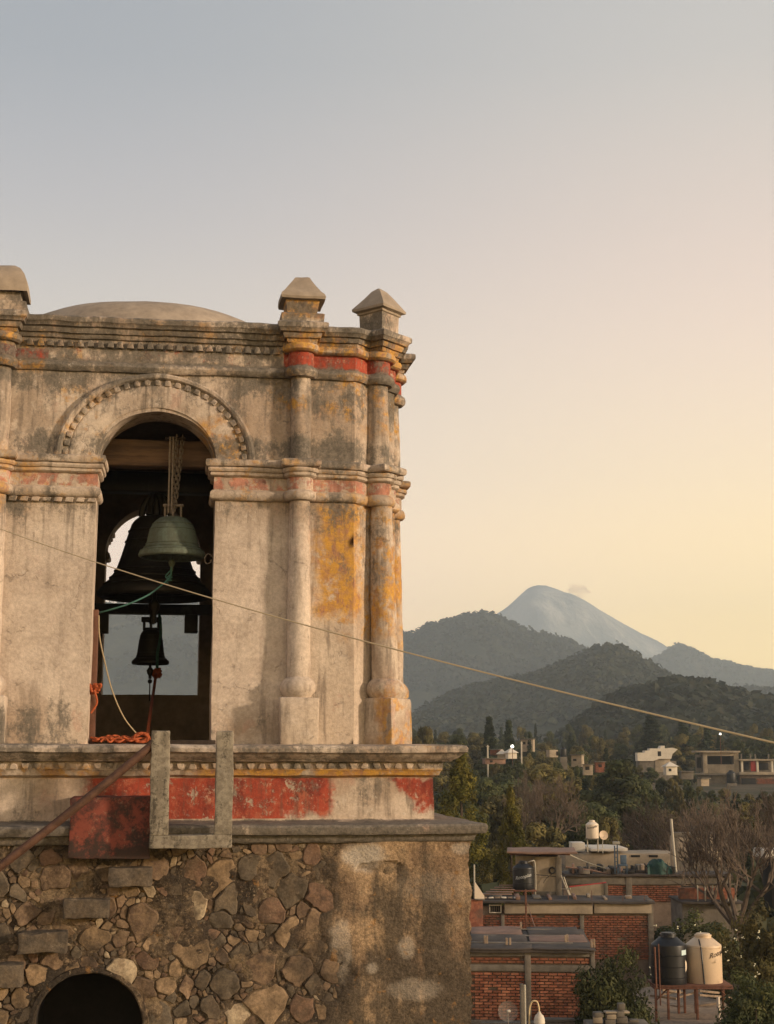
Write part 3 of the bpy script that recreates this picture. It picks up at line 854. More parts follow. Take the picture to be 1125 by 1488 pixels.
# stones of the rubble masonry: a power diagram of mixed sizes, some placed where the photograph shows them
seeds = []
big_st = [  # x, z, radius, material
 (.80, -1.47, .19, 0), (.52, -1.73, .17, 4), (1.46, -1.42, .20, 1), (1.13, -1.36, .15, 1), (1.62, -1.62, .19, 1), (1.95, -1.70, .17, 3), (1.36, -1.84, .14, 3), (-.02, -1.64, .085, 4),
 (-.12, -1.96, .18, 2), (.20, -2.0, .19, 2), (.48, -2.25, .23, 0), (.93, -1.72, .17, 1), (.84, -1.92, .15, 1), (1.60, -2.10, .19, 0), (1.30, -2.42, .19, 2), (.92, -2.62, .17, 1), (1.24, -2.38, .10, 1),
 (1.36, -2.86, .23, 0), (1.02, -2.98, .15, 4), (-.30, -2.48, .18, 4), (-.05, -2.74, .17, 2), (.10, -2.98, .21, 1), (1.72, -2.56, .17, 2), (1.95, -2.30, .14, 0), (-1.37, -1.84, .13, 2),
 (-1.08, -1.50, .16, 2), (-1.75, -1.52, .19, 1), (.28, -1.52, .10, 1), (1.98, -1.40, .12, 1), (1.04, -2.28, .11, 1), (.70, -2.88, .12, 1), (-1.2, -2.5, .16, 0), (-1.7, -3.0, .2, 0), (1.78, -2.95, .15, 3),
 (1.95, -2.0, .13, 2), (-.5, -1.78, .1, 2), (-.62, -2.12, .14, 0), (-1.05, -2.32, .12, 2), (-.85, -1.42, .12, 2), (-.02, -2.38, .11, 3), (1.9, -2.7, .1, 1), (.62, -3.15, .15, 2), (1.5, -3.2, .15, 3)]
for x, z, r, m_ in big_st: seeds.append((x, z, r, m_))
def ok(x, z, r, k=1.0):
    if math.hypot(x - AX, z - AZ) < AR + r * .6: return False
    for sx, sz, sr, _ in seeds:
        if (x - sx) ** 2 + (z - sz) ** 2 < ((r + sr) * k) ** 2: return False
    return True
for r0, r1, tries, k in ((.10, .16, 500, .96), (.06, .10, 1600, .95), (.038, .06, 3500, .95), (.018, .036, 9000, .97)):
    for _ in range(tries):
        x, z, r = rnd.uniform(-2.15, 2.2), rnd.uniform(-3.65, -1.12), rnd.uniform(r0, r1)
        if plas(x, z) > .45: continue
        if ok(x, z, r, k): seeds.append((x, z, r, rnd.choices([0, 1, 2, 3, 4], [3, 3, 4, 1.2, .5])[0]))
def cell(i):
    x, z, r, _ = seeds[i]
    ex = 1.0
    q_ = random.Random(i * 7 + 1); nn_ = q_.randint(4, 6); el = q_.uniform(1.0, 1.5); ro = q_.gauss(0, .55) if q_.random() < .7 else q_.uniform(0, 3); a0 = q_.uniform(0, 6)
    poly = []
    for t in range(nn_):
        an = a0 + 2 * math.pi * (t + q_.uniform(-.3, .3)) / nn_; rr_ = r * q_.uniform(1.25, 1.85); u_, v_ = rr_ * math.cos(an) * el, rr_ * math.sin(an) / el ** .6
        poly.append((x + u_ * math.cos(ro) - v_ * math.sin(ro), z + u_ * math.sin(ro) + v_ * math.cos(ro)))
    for j, (sx, sz, sr, _) in enumerate(seeds):
        if j == i: continue
        dx_, dz_ = sx - x, sz - z; d2 = dx_ * dx_ + dz_ * dz_
        if d2 > (1.5 * (r + sr)) ** 2 * 1.6: continue
        d = math.sqrt(d2); t = (d2 + r * r - sr * sr) / (2 * d) - .004 - .012 * r
        nx_, nz_ = dx_ / d, dz_ / d
        new = []
        for a, b in zip(poly, poly[1:] + poly[:1]):
            da = (a[0] - x) * nx_ + (a[1] - z) * nz_ - t; db = (b[0] - x) * nx_ + (b[1] - z) * nz_ - t
            if da <= 0: new.append(a)
            if (da < 0) != (db < 0):
                s = da / (da - db); new.append((a[0] + (b[0] - a[0]) * s, a[1] + (b[1] - a[1]) * s))
        poly = new
        if len(poly) < 3: return None
    ar = 0
    for a, b in zip(poly, poly[1:] + poly[:1]): ar += a[0] * b[1] - b[0] * a[1]
    if abs(ar) / 2 < .0006: return None
    # soften the corners
    out = []
    for a, b in zip(poly, poly[1:] + poly[:1]):
        L = math.hypot(b[0] - a[0], b[1] - a[1])
        if L < .012: out.append(((a[0] + b[0]) / 2, (a[1] + b[1]) / 2)); continue
        out.append((a[0] * .92 + b[0] * .08, a[1] * .92 + b[1] * .08)); out.append((a[0] * .08 + b[0] * .92, a[1] * .08 + b[1] * .92))
    res = []; sub_ = []
    for a, b in zip(out, out[1:] + out[:1]):
        L = math.hypot(b[0] - a[0], b[1] - a[1]); k_ = max(1, int(L / .035))
        sub_ += [(a[0] + (b[0] - a[0]) * j / k_, a[1] + (b[1] - a[1]) * j / k_) for j in range(k_)]
    for a, b in sub_:
        w_ = mn.noise_vector(Vector((a * 2.6, 3, b * 2.6))) * .105 + mn.noise_vector(Vector((a * 7.5, 8, b * 7.5))) * .042 + mn.noise_vector(Vector((a * 19, i * .7, b * 19))) * .010
        a += w_.x; b += w_.z
        d_ = math.hypot(a - AX, b - AZ)
        if d_ < AR + .05: a, b = AX + (a - AX) * (AR + .05) / max(d_, .01), AZ + (b - AZ) * (AR + .05) / max(d_, .01)
        res.append((a, b))
    return res if len(res) >= 4 else None
def stone_geo(bm, i, poly, rr):
    x, z, r, mi = seeds[i]
    cx_ = sum(p[0] for p in poly) / len(poly); cz_ = sum(p[1] for p in poly) / len(poly)
    h = .010 + r * rr.uniform(.02, .17); tx, tz = rr.uniform(-.16, .16), rr.uniform(-.2, .14)
    rings = []
    pts = []
    nn = len(poly)
    for a, b in zip(poly, poly[1:] + poly[:1]):
        pts.append(a)
    for s, hh in ((1.03, -.03), (.98, h * .55), (.91, h * .92), (.55, h * 1.02)):
        ring = []
        for a in pts:
            px_, pz_ = cx_ + (a[0] - cx_) * s, cz_ + (a[1] - cz_) * s
            y = YW + .028 - hh - ((px_ - cx_) * tx + (pz_ - cz_) * tz) * (1 if hh > 0 else 0)
            co = Vector((px_, y, pz_)); n_ = mn.noise_vector(co * (9 if r > .06 else 16) + Vector((i, 0, 0))) * (.020 if r > .06 else .007) + mn.noise_vector(co * 31) * (.004 if r > .06 else .002)
            ring.append(bm.verts.new(co + n_))
        rings.append(ring)
    for A, B in zip(rings, rings[1:]):
        for k in range(len(A)): bm.faces.new((A[k], A[(k + 1) % len(A)], B[(k + 1) % len(A)], B[k]))
    c = bm.verts.new((cx_, YW + .028 - h * 1.12, cz_))
    for k in range(len(rings[-1])): bm.faces.new((rings[-1][k], rings[-1][(k + 1) % len(rings[-1])], c))
rr = random.Random(3)
order = sorted(range(len(seeds)), key=lambda i: -seeds[i][2] * (1 if seeds[i][1] > -3.35 else .2))
small = {k: bmesh.new() for k in range(5)}; made = 0
for i in order:
    poly = cell(i)
    if poly is None: continue
    if made < 290:
        bm = bmesh.new(); stone_geo(bm, i, poly, rr)
        o = obj('stone', bm, STONE[seeds[i][3]], bw, 24); rebase(o, (seeds[i][0], YW, seeds[i][1])); made += 1
    else: stone_geo(small[seeds[i][3]], i, poly, rr)
bm = bmesh.new()
me = bpy.data.meshes.new('chinking_stones')
for k in range(5):
    for f_ in small[k].faces: f_.material_index = k
    t_ = bpy.data.meshes.new('t'); small[k].to_mesh(t_); bm.from_mesh(t_); bpy.data.meshes.remove(t_); small[k].free()
bmesh.ops.recalc_face_normals(bm, faces=bm.faces[:]); bm.to_mesh(me); bm.free()
for s_ in STONE: me.materials.append(s_)
me.polygons.foreach_set('use_smooth', [True] * len(me.polygons)); me.set_sharp_from_angle(angle=R(28))
tag(link('chinking_stones', me, bw), kind='stuff')
# quoin stones at the corner and a few showing through the render
for (x, z, r, mi) in ((2.95, -2.28, .075, 3), (2.25, -2.45, .10, 4), (2.32, -2.1, .07, 0), (2.1, -2.12, .08, 0), (3.05, -2.95, .14, 0), (2.5, -2.62, .05, 4), (2.42, -1.5, .11, 1), (2.75, -1.42, .09, 2), (3.02, -1.43, .08, 1), (3.3, -1.38, .1, 1)):
    bm = bmesh.new(); bmesh.ops.create_cube(bm, size=2); bmesh.ops.subdivide_edges(bm, edges=bm.edges[:], cuts=5, use_grid_fill=True)
    for v in bm.verts:
        u_ = v.co.lerp(v.co.normalized() * 1.25, .55)
        v.co = Vector((x - (.035 if x > 3.6 else 0), YW + (.07 if x > 3.6 else .045), z)) + Vector((u_.x * r * .8, u_.y * (.10 if x > 3.6 else .045), u_.z * r * .7))
    roughen(bm, .016, 7)
    o = obj('stone', bm, M['rubble'], bw, 60)

# ------------------------------------------------------------------ handrail
hr = bmesh.new()
tube(hr, [(.03, -1.12, .07), (-.45, -1.13, -.34), (-1.1, -1.13, -.87), (-1.9, -1.14, -1.50), (-2.7, -1.14, -2.14)], .048, 12)
o = obj('handrail', hr, M['rail'], None, 60)
tag(rebase(o, (-2.7, -1.14, -2.14)), 'brown rusty pipe handrail slanting down left from the concrete posts', 'handrail')
# ------------------------------------------------------------------ bells, yokes, chains and ropes
def bell_mesh(prof_out, thick, seg=56):
    inner = [(max(r - thick, .001) if r > thick else r * .5, z - (thick * .8 if z > prof_out[0][1] + .1 else 0)) for r, z in prof_out]
    bm = bmesh.new()
    lip = [(prof_out[0][0] - thick * .5, prof_out[0][1] - thick * .35)]
    full = [(0, inner[-1][1])] + [p for p in reversed(inner) if p[0] > .002] + lip + prof_out + [(0, prof_out[-1][1] + .01)]
    lathe(bm, full, seg)
    return bm
def bell(label, x, y, zlip, R_, H_, m, small, prof=None):
    root = empty('bell', (x, y, zlip)); tag(root, label, 'bell')
    pr = prof or [(1.0, 0), (1.005, .03), (.965, .075), (.90, .12), (.82, .18), (.745, .25), (.67, .34), (.61, .46), (.55, .60), (.50, .73), (.46, .82), (.43, .88), (.38, .93), (.31, .97), (.2, .99), (.1, 1.0)]
    pr = [(a * R_, b * H_) for a, b in pr]
    # raised rings
    out = []
    for (a, b), (c, d) in zip(pr, pr[1:]):
        out.append((a, b))
    out.append(pr[-1])
    def rings(o, zs):
        res = []
        for (a, b), (c, d) in zip(o, o[1:]):
            res.append((a, b))
            for z_ in zs:
                z_ = z_ * H_
                if b < z_ < d:
                    t = (z_ - b) / (d - b); r_ = a + (c - a) * t; e = .009 * R_ / .5
                    res += [(r_ + .002, z_ - e), (r_ + e, z_ - e * .5), (r_ + e, z_ + e * .5), (r_ - .001, z_ + e)]
        res.append(o[-1]); return res
    body = obj('bell_body', bell_mesh(rings(out, (.135, .215, .30, .66, .79)), .055 * R_ / .5), m, root, 40)
    return root
def crown(root, m, z, r, h, n=4, rad=.022):
    bm = bmesh.new()
    for k in range(n):
        a = math.pi * k / n
        pts = [(r * math.cos(a) * math.cos(t) , r * math.sin(a) * math.cos(t), z + h * math.sin(t)) for t in [math.pi * i / 12 for i in range(13)]]
        tube(bm, pts, rad, 7)
    tube(bm, [(0, 0, z), (0, 0, z + h + .02)], rad * 1.4, 8)
    obj('crown', bm, m, root, 50)
def clapper(root, m, z0, z1, rb, r=.02, tail=.1):
    bm = bmesh.new(); tube(bm, [(0, 0, z0), (0, 0, z1)], r, 8)
    pr = [(.001, z1 + rb * 1.2), (rb * .5, z1 + rb * .8), (rb, z1), (rb * .8, z1 - rb * .8), (rb * .45, z1 - rb * 1.3), (rb * .4, z1 - rb * 1.3 - tail), (.001, z1 - rb * 1.35 - tail)]
    lathe(bm, pr, 14)
    obj('clapper', bm, m, root, 50)
B1 = bell('huge dark bronze bell filling the belfry opening behind the green bell', -.075, 2.2, 2.07, .775, 1.12, M['bronze'], False)
crown(B1, M['bronze'], 1.10, .20, .30, 3, .045)
clapper(B1, M['bronze'], 1.0, -.12, .085, .03, .14)
B2 = bell('small green patinated bell hanging on chains in front of the huge dark bell', .155, .55, 2.40, .42, .52, M['patina'], True,
          [(1.0, 0), (1.01, .05), (.97, .12), (.88, .18), (.80, .26), (.765, .36), (.74, .48), (.70, .62), (.63, .76), (.53, .87), (.40, .95), (.2, .99), (.1, 1.0)])
bm = bmesh.new()
for sx in (-.10, .10):
    tube(bm, [(sx, 0, .47), (sx, 0, .68)], .016, 6)
tube(bm, [(-.13, 0, .66), (.13, 0, .66)], .02, 7); tube(bm, [(0, -.1, .49), (0, -.06, .60), (0, .06, .60), (0, .1, .49)], .018, 6)
obj('hanger', bm, M['iron'], B2)
clapper(B2, M['patina'], .42, -.07, .045, .014, .05)
B3 = bell('smallest bell, black and narrow, hanging low in the rear arch', -.135, 4.2, 1.27, .275, .53, M['bronze'], True,
          [(1.0, 0), (1.01, .06), (.96, .10), (.84, .15), (.76, .22), (.72, .32), (.69, .46), (.65, .62), (.60, .76), (.54, .86), (.44, .93), (.3, .97), (.1, 1.0)])
bm = bmesh.new()
for x0, x1 in ((-.125, -.085), (-.025, .015), (.085, .125)): box(bm, x0, x1, -.03, .03, .50, .64, bev=.006)
box(bm, -.15, .15, -.035, .035, .62, .70, bev=.01); box(bm, -.12, .12, -.035, .035, .48, .54, bev=.006)
obj('crown', bm, M['bronze'], B3)
clapper(B3, M['bronze'], .5, -.10, .055, .02, .05)
bm = bmesh.new(); bmesh.ops.create_icosphere(bm, subdivisions=2, radius=.035, matrix=Matrix.Translation((0, 0, -.26)))
tube(bm, [(0, 0, -.12), (0, 0, -.55)], .010, 6); obj('clapper_cord', bm, M['darkmetal'], B3)
# big timber beam under the arch
def thing_box(name, label, cat, parts, base, group=None):
    root = empty(name, base); tag(root, label, cat, group)
    for nm, dims, m_, bev in parts:
        bm = bmesh.new(); box(bm, *dims, n=(6, 1, 1), bev=bev); bm.transform(Matrix.Translation(-Vector(base))); roughen(bm, .006, 3)
        obj(nm, bm, m_, root)
    return root
def one(name, label, cat, bm, m, base, group=None, smooth=45):
    o = obj(name, bm, m, None, smooth); rebase(o, base); return tag(o, label, cat, group)
bm = bmesh.new(); box(bm, -1.15, 1.0, .72, .98, 3.60, 3.94, (10, 1, 2), .015); roughen(bm, .008, 3)
one('timber_beam', 'thick brown timber beam across the top of the belfry arch', 'beam', bm, M['wood'], (-1.15, .72, 3.6))
bm = bmesh.new(); box(bm, XC - 2.6, XC + 2.6, 2.05, 2.35, 3.50, 3.78, (10, 1, 1), .02); roughen(bm, .01, 2)
one('timber_beam', 'dark beam inside the tower carrying the huge bell', 'beam', bm, M['bronze'], (XC - 2.6, 2.05, 3.5))
yk = empty('headstock', (-.145, 4.2, 1.98)); tag(yk, 'black timber headstock bar with two end blocks above the smallest bell', 'headstock')
for nm, d in (('bar', (-1.4, 1.3, -.12, .12, .03, .175)), ('end_block', (-.80, -.62, -.13, .13, -.26, .03)), ('end_block', (.50, .70, -.13, .13, -.24, .03)), ('hanging_iron', (-.02, .06, -.05, .05, -.12, .04))):
    bm = bmesh.new(); box(bm, *d, n=(4, 1, 1), bev=.012); obj(nm, bm, M['bronze'], yk)
# chain of real links, strap beside it
def link_mesh():
    bm = bmesh.new(); pts = []
    a, b = .020, .018
    path = [(b * math.cos(t), 0, (a if math.sin(t) >= 0 else -a) + b * math.sin(t)) for t in [2 * math.pi * i / 14 for i in range(14)]]
    rings = []
    n = len(path)
    for i, p in enumerate(path):
        p = Vector(p); t = (Vector(path[(i + 1) % n]) - Vector(path[i - 1])).normalized(); u = t.cross(Vector((0, 1, 0))).normalized()
        rings.append([bm.verts.new(p + (u * math.cos(2 * math.pi * k / 6) + Vector((0, 1, 0)) * math.sin(2 * math.pi * k / 6)) * .0075) for k in range(6)])
    for i in range(n):
        for k in range(6): bm.faces.new((rings[i][k], rings[i][(k + 1) % 6], rings[(i + 1) % n][(k + 1) % 6], rings[(i + 1) % n][k]))
    return shared_mesh(bm, 'link', M['iron'], 0)
LM = link_mesh()
ch = empty('chain', (.17, .55, 3.02)); tag(ch, 'doubled iron chain hanging from the timber beam to the small green bell', 'chain')
for (xa, xb) in ((.01, -.03), (.085, .005)):
    n = 17
    for i in range(n):
        t = i / (n - 1)
        o = link('link', LM, ch); o.location = (xb + (xa - xb) * t, 0.0 + (.01 if xa > .05 else -.01), .92 * t); o.rotation_euler = (0, (xa - xb) * .8, .35 if i % 2 else 1.25)
        o.scale = (1.15, 1.15, 1.12)
sp = bmesh.new()
for dx_ in (-.075, -.055 + .02): box(sp, .17 + dx_ - .012, .17 + dx_ + .012, .50, .53, 2.95, 3.95, (1, 1, 8), .003)
roughen(sp, .004, 5)
one('iron_strap', 'thin double iron strap beside the chain of the green bell', 'strap', sp, M['iron'], (.1, .5, 2.95))
bk = bmesh.new(); tube(bk, [(.03, .55, 3.93), (.29, .55, 3.93)], .022, 8); tube(bk, [(.2, .55, 3.93), (.2, .72, 3.9)], .02, 6)
one('iron_hook_bar', 'short iron bar fixed to the timber beam holding the chain', 'bracket', bk, M['darkmetal'], (.16, .55, 3.93))
def smooth_pts(pts, n=10):
    P = [Vector(p) for p in pts]; out = []
    Q = [P[0]] + P + [P[-1]]
    for i in range(1, len(Q) - 2):
        a, b, c, d = Q[i - 1:i + 3]
        for k in range(n):
            t = k / n
            out.append(.5 * ((2 * b) + (c - a) * t + (2 * a - 5 * b + 4 * c - d) * t * t + (3 * b - a - 3 * c + d) * t ** 3))
    out.append(P[-1]); return out
def rope(name, label, cat, pts, r, m, seg=7, n=10):
    bm = bmesh.new(); tube(bm, smooth_pts(pts, n), r, seg)
    return one(name, label, cat, bm, m, pts[-1], smooth=70)
rope('rope', 'green twine looping from the clapper of the green bell down to the left jamb', 'rope', [(.15, .55, 2.38), (.15, .53, 2.2), (.13, .50, 2.13), (.05, .45, 2.04), (-.12, .4, 1.90), (-.35, .35, 1.78), (-.6, .4, 1.70), (-.78, .5, 1.66)], .011, M['green'])
bm = bmesh.new()
for k in range(5): tube(bm, smooth_pts([(.15 + rnd.uniform(-.03, .03), .52, 2.22 - k * .04), (.11 + rnd.uniform(-.03, .03), .50, 2.14 - k * .015), (.16, .53, 2.10)], 5), .009, 5)
one('rope_knot', 'tangled knot of green twine below the mouth of the green bell', 'knot', bm, M['green'], (.15, .52, 2.1))
rope('rope', 'thick orange rope hanging from below the smallest bell to the sill', 'rope', [(-.05, 4.15, 1.20), (-.05, 4.05, 1.08), (-.07, 3.2, .78), (-.08, 1.6, .48), (-.09, .5, .20), (-.10, .25, .10)], .022, M['orange'])
bm = bmesh.new()
for k in range(7):
    c = Vector((-.03, 4.15, 1.13)); q_ = [c + Vector((rnd.uniform(-.06, .06), rnd.uniform(-.04, .04), rnd.uniform(-.07, .07))) for _ in range(4)]
    tube(bm, smooth_pts(q_, 5), .024, 6)
one('rope_knot', 'bright orange knot tied just under the smallest bell', 'knot', bm, M['orange'], (-.03, 4.15, 1.08))
rope('rope', 'thin dark green cord down the side of the smallest bell', 'rope', [(-.02, 4.05, 2.0), (.01, 3.9, 1.7), (-.03, 3.88, 1.4), (-.03, 4.0, 1.2)], .022, M['green'])
rope('cord', 'pale straw cord sagging from the left jamb to the orange rope heap', 'cord', [(-.72, .3, 1.62), (-.70, .25, 1.35), (-.62, .22, 1.02), (-.52, .2, .68), (-.38, .18, .38), (-.22, .15, .18), (-.13, .12, .10)], .0085, M['cord'])
# heap of orange rope along the sill
bm = bmesh.new()
for k in range(16):
    x0 = rnd.uniform(-.78, -.35); L = rnd.uniform(.15, .42); y0 = rnd.uniform(.05, .35); z0 = .085 + rnd.uniform(0, .05)
    q_ = [(min(-.05, x0 + L * i / 5), y0 + rnd.uniform(-.07, .07), z0 + rnd.uniform(-.02, .03)) for i in range(6)]
    tube(bm, smooth_pts(q_, 5), .014, 6)
for k in range(7):
    c = Vector((-.16, .12, .13)); a0 = rnd.uniform(0, 6); r_ = rnd.uniform(.05, .10)
    tube(bm, [c + Vector((r_ * math.cos(a0 + t * .5), .05 * math.sin(t), r_ * .6 * math.sin(a0 + t * .5))) for t in range(14)], .016, 6)
one('rope_heap', 'heap of tangled orange rope lying along the left of the sill', 'rope', bm, M['orange'], (-.4, .15, .05), smooth=70)
bm = bmesh.new()
for k in range(8):
    c = Vector((-.76, .15, .72)); q_ = [c + Vector((rnd.uniform(-.05, .10), rnd.uniform(-.05, .05), rnd.uniform(-.06, .06))) for _ in range(4)]
    tube(bm, smooth_pts(q_, 5), .016, 6)
tube(bm, smooth_pts([(-.74, .12, .70), (-.70, .12, .55), (-.77, .12, .42)], 5), .014, 6)
one('rope_knot', 'orange rope bundle tied round the left jamb post above the heap', 'knot', bm, M['orange'], (-.76, .15, .62), smooth=70)
bm = bmesh.new(); box(bm, -.80, -.725, .34, .46, .05, 1.70, (1, 1, 10), .008); roughen(bm, .004, 4)
one('jamb_post', 'narrow reddish brown timber post inside the left jamb', 'post', bm, plain('red_brown_timber', (.13, .062, .04), .3, 5, .85), (-.75, .36, .05))
bm = bmesh.new(); tube(bm, smooth_pts([(.66, .2, 2.36), (.60, .2, 2.40), (.56, .2, 2.34), (.58, .2, 2.28), (.63, .2, 2.29), (.64, .2, 2.33)], 5), .007, 6)
one('iron_ring', 'small wire ring on the right jamb beside the green bell', 'ring', bm, M['iron'], (.66, .2, 2.36))
# the long pale cable in front of everything
a, b = at(-30, 757, 13.5), at(1180, 1092, 6.0)
pts = []
for i in range(41):
    t = i / 40; p = a.lerp(b, t); p.z -= .16 * 4 * t * (1 - t) * .55; pts.append(p)
a2 = a + (a - b) * .8; b2 = b + (b - a) * .8
pts = [a2 + Vector((0, 0, .2))] + pts + [b2]
bm = bmesh.new(); tube(bm, pts, .0044, 6)
one('cable', 'long pale cable crossing the whole view in front of the tower', 'cable', bm, M['cable'], b)
# ------------------------------------------------------------------ ground, hills, volcano
EYE = CAM.z
GP = [(-60, -9.5), (0, -9.5), (40, -9.0), (60, -8.6), (90, -8.8), (130, -8.6), (200, -6.5), (300, -4.0), (450, -1.0), (700, 6), (1000, 14), (2000, 24), (9000, 60)]
def gz(lat, d):
    for (a, za), (b, zb) in zip(GP, GP[1:]):
        if d <= b: z = za + (zb - za) * (d - a) / (b - a); break
    else: z = GP[-1][1]
    return z + mn.noise(Vector((lat * .02, d * .02, 0))) * min(1.2, .004 * max(d, 0)) * 1.5
def W(lat, d, z): return Vector((CAM.x + RIGHT.x * lat + FWDH.x * d, CAM.y + RIGHT.y * lat + FWDH.y * d, z))
def lat_of(px, d, z=0.0):
    od = d * math.cos(PITCH) + (z - EYE) * math.sin(PITCH)
    return (px - PW / 2) / F_PX * od
def z_of(py, d):
    return at(PW / 2, py, d).z
def P(px, d, py=None):
    """point on the ground (or at the height seen at py)"""
    z = gz(lat_of(px, d), d) if py is None else z_of(py, d)
    return W(lat_of(px, d, z), d, z)
def ground_fn():
    p = world_pos(); a = nz(p, .12, 6, .6); b = nz(p, 1.3, 7, .7)
    c = mix((.055, .050, .026), (.11, .085, .055), a.sm(.4, .6)); c = mix(c, (.16, .13, .095), b.sm(.54, .66) * .6)
    return c, b * .05
M['ground'] = mat('dry_grass_and_earth', ground_fn, .98, spec=.1)
bm = bmesh.new()
ds = [-60, -20, 0, 15] + [15 + 15 * 1.11 ** i for i in range(1, 62)]
ds = [d for d in ds if d < 9000] + [9000]
rows = []
for d in ds:
    w = max(120, abs(d) * .45 + 60)
    rows.append([bm.verts.new(W(-w + 2 * w * i / 60, d, gz(-w + 2 * w * i / 60, d))) for i in range(61)])
for A, B in zip(rows, rows[1:]):
    for i in range(60): bm.faces.new((A[i], A[i + 1], B[i + 1], B[i]))
tag(obj('ground', bm, M['ground']), kind='structure')
def hill_mat(name, c1, c2, c3, s):
    def fn():
        p = world_pos(); a = nz(p, s, 7, .65); b = nz(p, s * 6, 6, .7); g = nz(p, s * .35, 4, .55)
        c = mix(c1, c2, (a * .6 + b * .4).sm(.42, .6)); c = mix(c, c3, (g * .5 + a * .5).sm(.55, .66) * .6)
        return c, (a + b * .5) * (.08 / s)
    return mat(name, fn, .98, spec=.05)
M['wooded'] = hill_mat('wooded_hillside', (.030, .034, .022), (.060, .058, .034), (.15, .12, .075), .012)
def volc_fn():
    p = world_pos(); a = nz(p, .0035, 7, .65); g = nz(p, .011, 6, .7, (1, .25, .25)); b = nz(p, .02, 6, .7)
    c = mix((.22, .25, .25), (.34, .35, .33), a.sm(.4, .6)); c = mix(c, (.50, .49, .44), g.sm(.52, .62) * .7); c = mix(c, (.13, .15, .14), nz(p, .008, 7, .7).sm(.55, .64) * .5)
    return c, (a + g) * 25
M['volc'] = mat('ash_grey_volcano', volc_fn, .98, spec=.05)
HILLS = []
def interp(pts, x):
    if x <= pts[0][0]: return pts[0][1] + (pts[1][1] - pts[0][1]) * (x - pts[0][0]) / (pts[1][0] - pts[0][0]) * .5
    for (a, b), (c, d_) in zip(pts, pts[1:]):
        if x <= c: t = (x - a) / (c - a); return b + (d_ - b) * t
    return pts[-1][1] + (pts[-1][1] - pts[-2][1]) * (x - pts[-1][0]) / (pts[-1][0] - pts[-2][0]) * .5
def hill(name, prof, d, depth_f, depth_b, m, px0, px1, nu, nv, amp, f, gully=0.0, label=None):
    base = gz(0, d) - 5
    bm = bmesh.new()
    cfun = {}
    def height(px, v):
        py = interp(prof, px)
        if px < prof[0][0] - 1 or px > prof[-1][0] + 1: py = py
        zr = max(base, z_of(py, d) - base * 0)
        k = math.cos(min(1, abs(v)) * math.pi / 2) ** 1.25 if v < 0 else math.cos(min(1, v) * math.pi / 2)
        return base + (zr - base) * k - 4 * abs(v)
    def fn(s, t):
        px = px0 + (px1 - px0) * s; v = -1 + 2 * t
        dd = d + (v * depth_f if v < 0 else v * depth_b)
        lat = lat_of(px, d, z_of(interp(prof, px), d)) * dd / d
        z = height(px, v)
        rel = max(0, (z - base)) 
        q_ = Vector((lat * f, dd * f, 0))
        n_ = mn.fractal(q_, .9, 2.1, 5) * amp
        if gully: n_ -= abs(mn.noise(Vector((lat * f * 2.2 + dd * f * .25, dd * f * .12, 5)))) * gully * min(1, abs(v) * 4)
        n_ *= min(1, .12 + abs(v) * 2.2)
        p = W(lat, dd, z + n_ * min(1, rel / 60 + .15))
        return p
    vs = grid(bm, fn, nu, nv)
    o = obj(name, bm, m, None, 180); tag(o, kind='structure')
    if label: o['label'] = label
    HILLS.append((vs, fn, px0, px1, d))
    return o, fn
mid_p = [(560, 1075), (600, 1045), (640, 1022), (680, 1007), (720, 997), (760, 991), (800, 976), (840, 959), (860, 949), (880, 945), (900, 948), (920, 960), (945, 975), (970, 990), (1000, 1012), (1040, 1040), (1080, 1068)]
left_p = [(-200, 870), (100, 884), (290, 879), (400, 900), (500, 918), (580, 926), (600, 928), (620, 915), (660, 903), (695, 895), (715, 897), (740, 911), (770, 923), (800, 929), (830, 935), (850, 946), (870, 960), (900, 985), (950, 1030), (1000, 1070)]
right_p = [(820, 1040), (880, 1003), (940, 966), (960, 955), (985, 939), (1000, 943), (1030, 958), (1060, 966), (1090, 973), (1125, 979), (1200, 990), (1400, 1040)]
near_p = [(820, 1080), (850, 1055), (880, 1034), (910, 1018), (950, 1012), (980, 1003), (1000, 1002), (1040, 1010), (1070, 1020), (1100, 1027), (1125, 1032), (1180, 1034), (1300, 1060)]
far_p = [(980, 1040), (1020, 1018), (1060, 1008), (1090, 1001), (1125, 1003), (1200, 1000), (1350, 1030)]
volc_p = [(300, 1075), (500, 1010), (640, 950), (690, 915), (722, 899), (742, 883), (759, 868), (770, 860), (780, 857), (793, 857), (812, 863), (830, 869), (850, 878), (880, 893), (910, 911), (940, 927), (975, 944), (1010, 960), (1125, 1005), (1250, 1045)]
o, f_mid = hill('hill', mid_p, 1400, 450, 600, M['wooded'], 540, 1100, 170, 44, 10, .008, 6)
o, f_left = hill('hill', left_p, 2600, 750, 800, M['wooded'], -250, 1020, 240, 44, 20, .004, 22)
o, f_right = hill('hill', right_p, 4200, 1000, 900, M['wooded'], 800, 1420, 130, 34, 22, .003, 16)
o, f_near = hill('hill', near_p, 700, 260, 300, M['wooded'], 800, 1320, 150, 40, 6, .012, 3)
o, f_far = hill('hill', far_p, 2000, 450, 500, M['wooded'], 960, 1360, 90, 26, 8, .008, 3)
o, f_v = hill('mountain', volc_p, 6000, 2200, 900, M['volc'], 250, 1300, 170, 70, 40, .0014, 150)

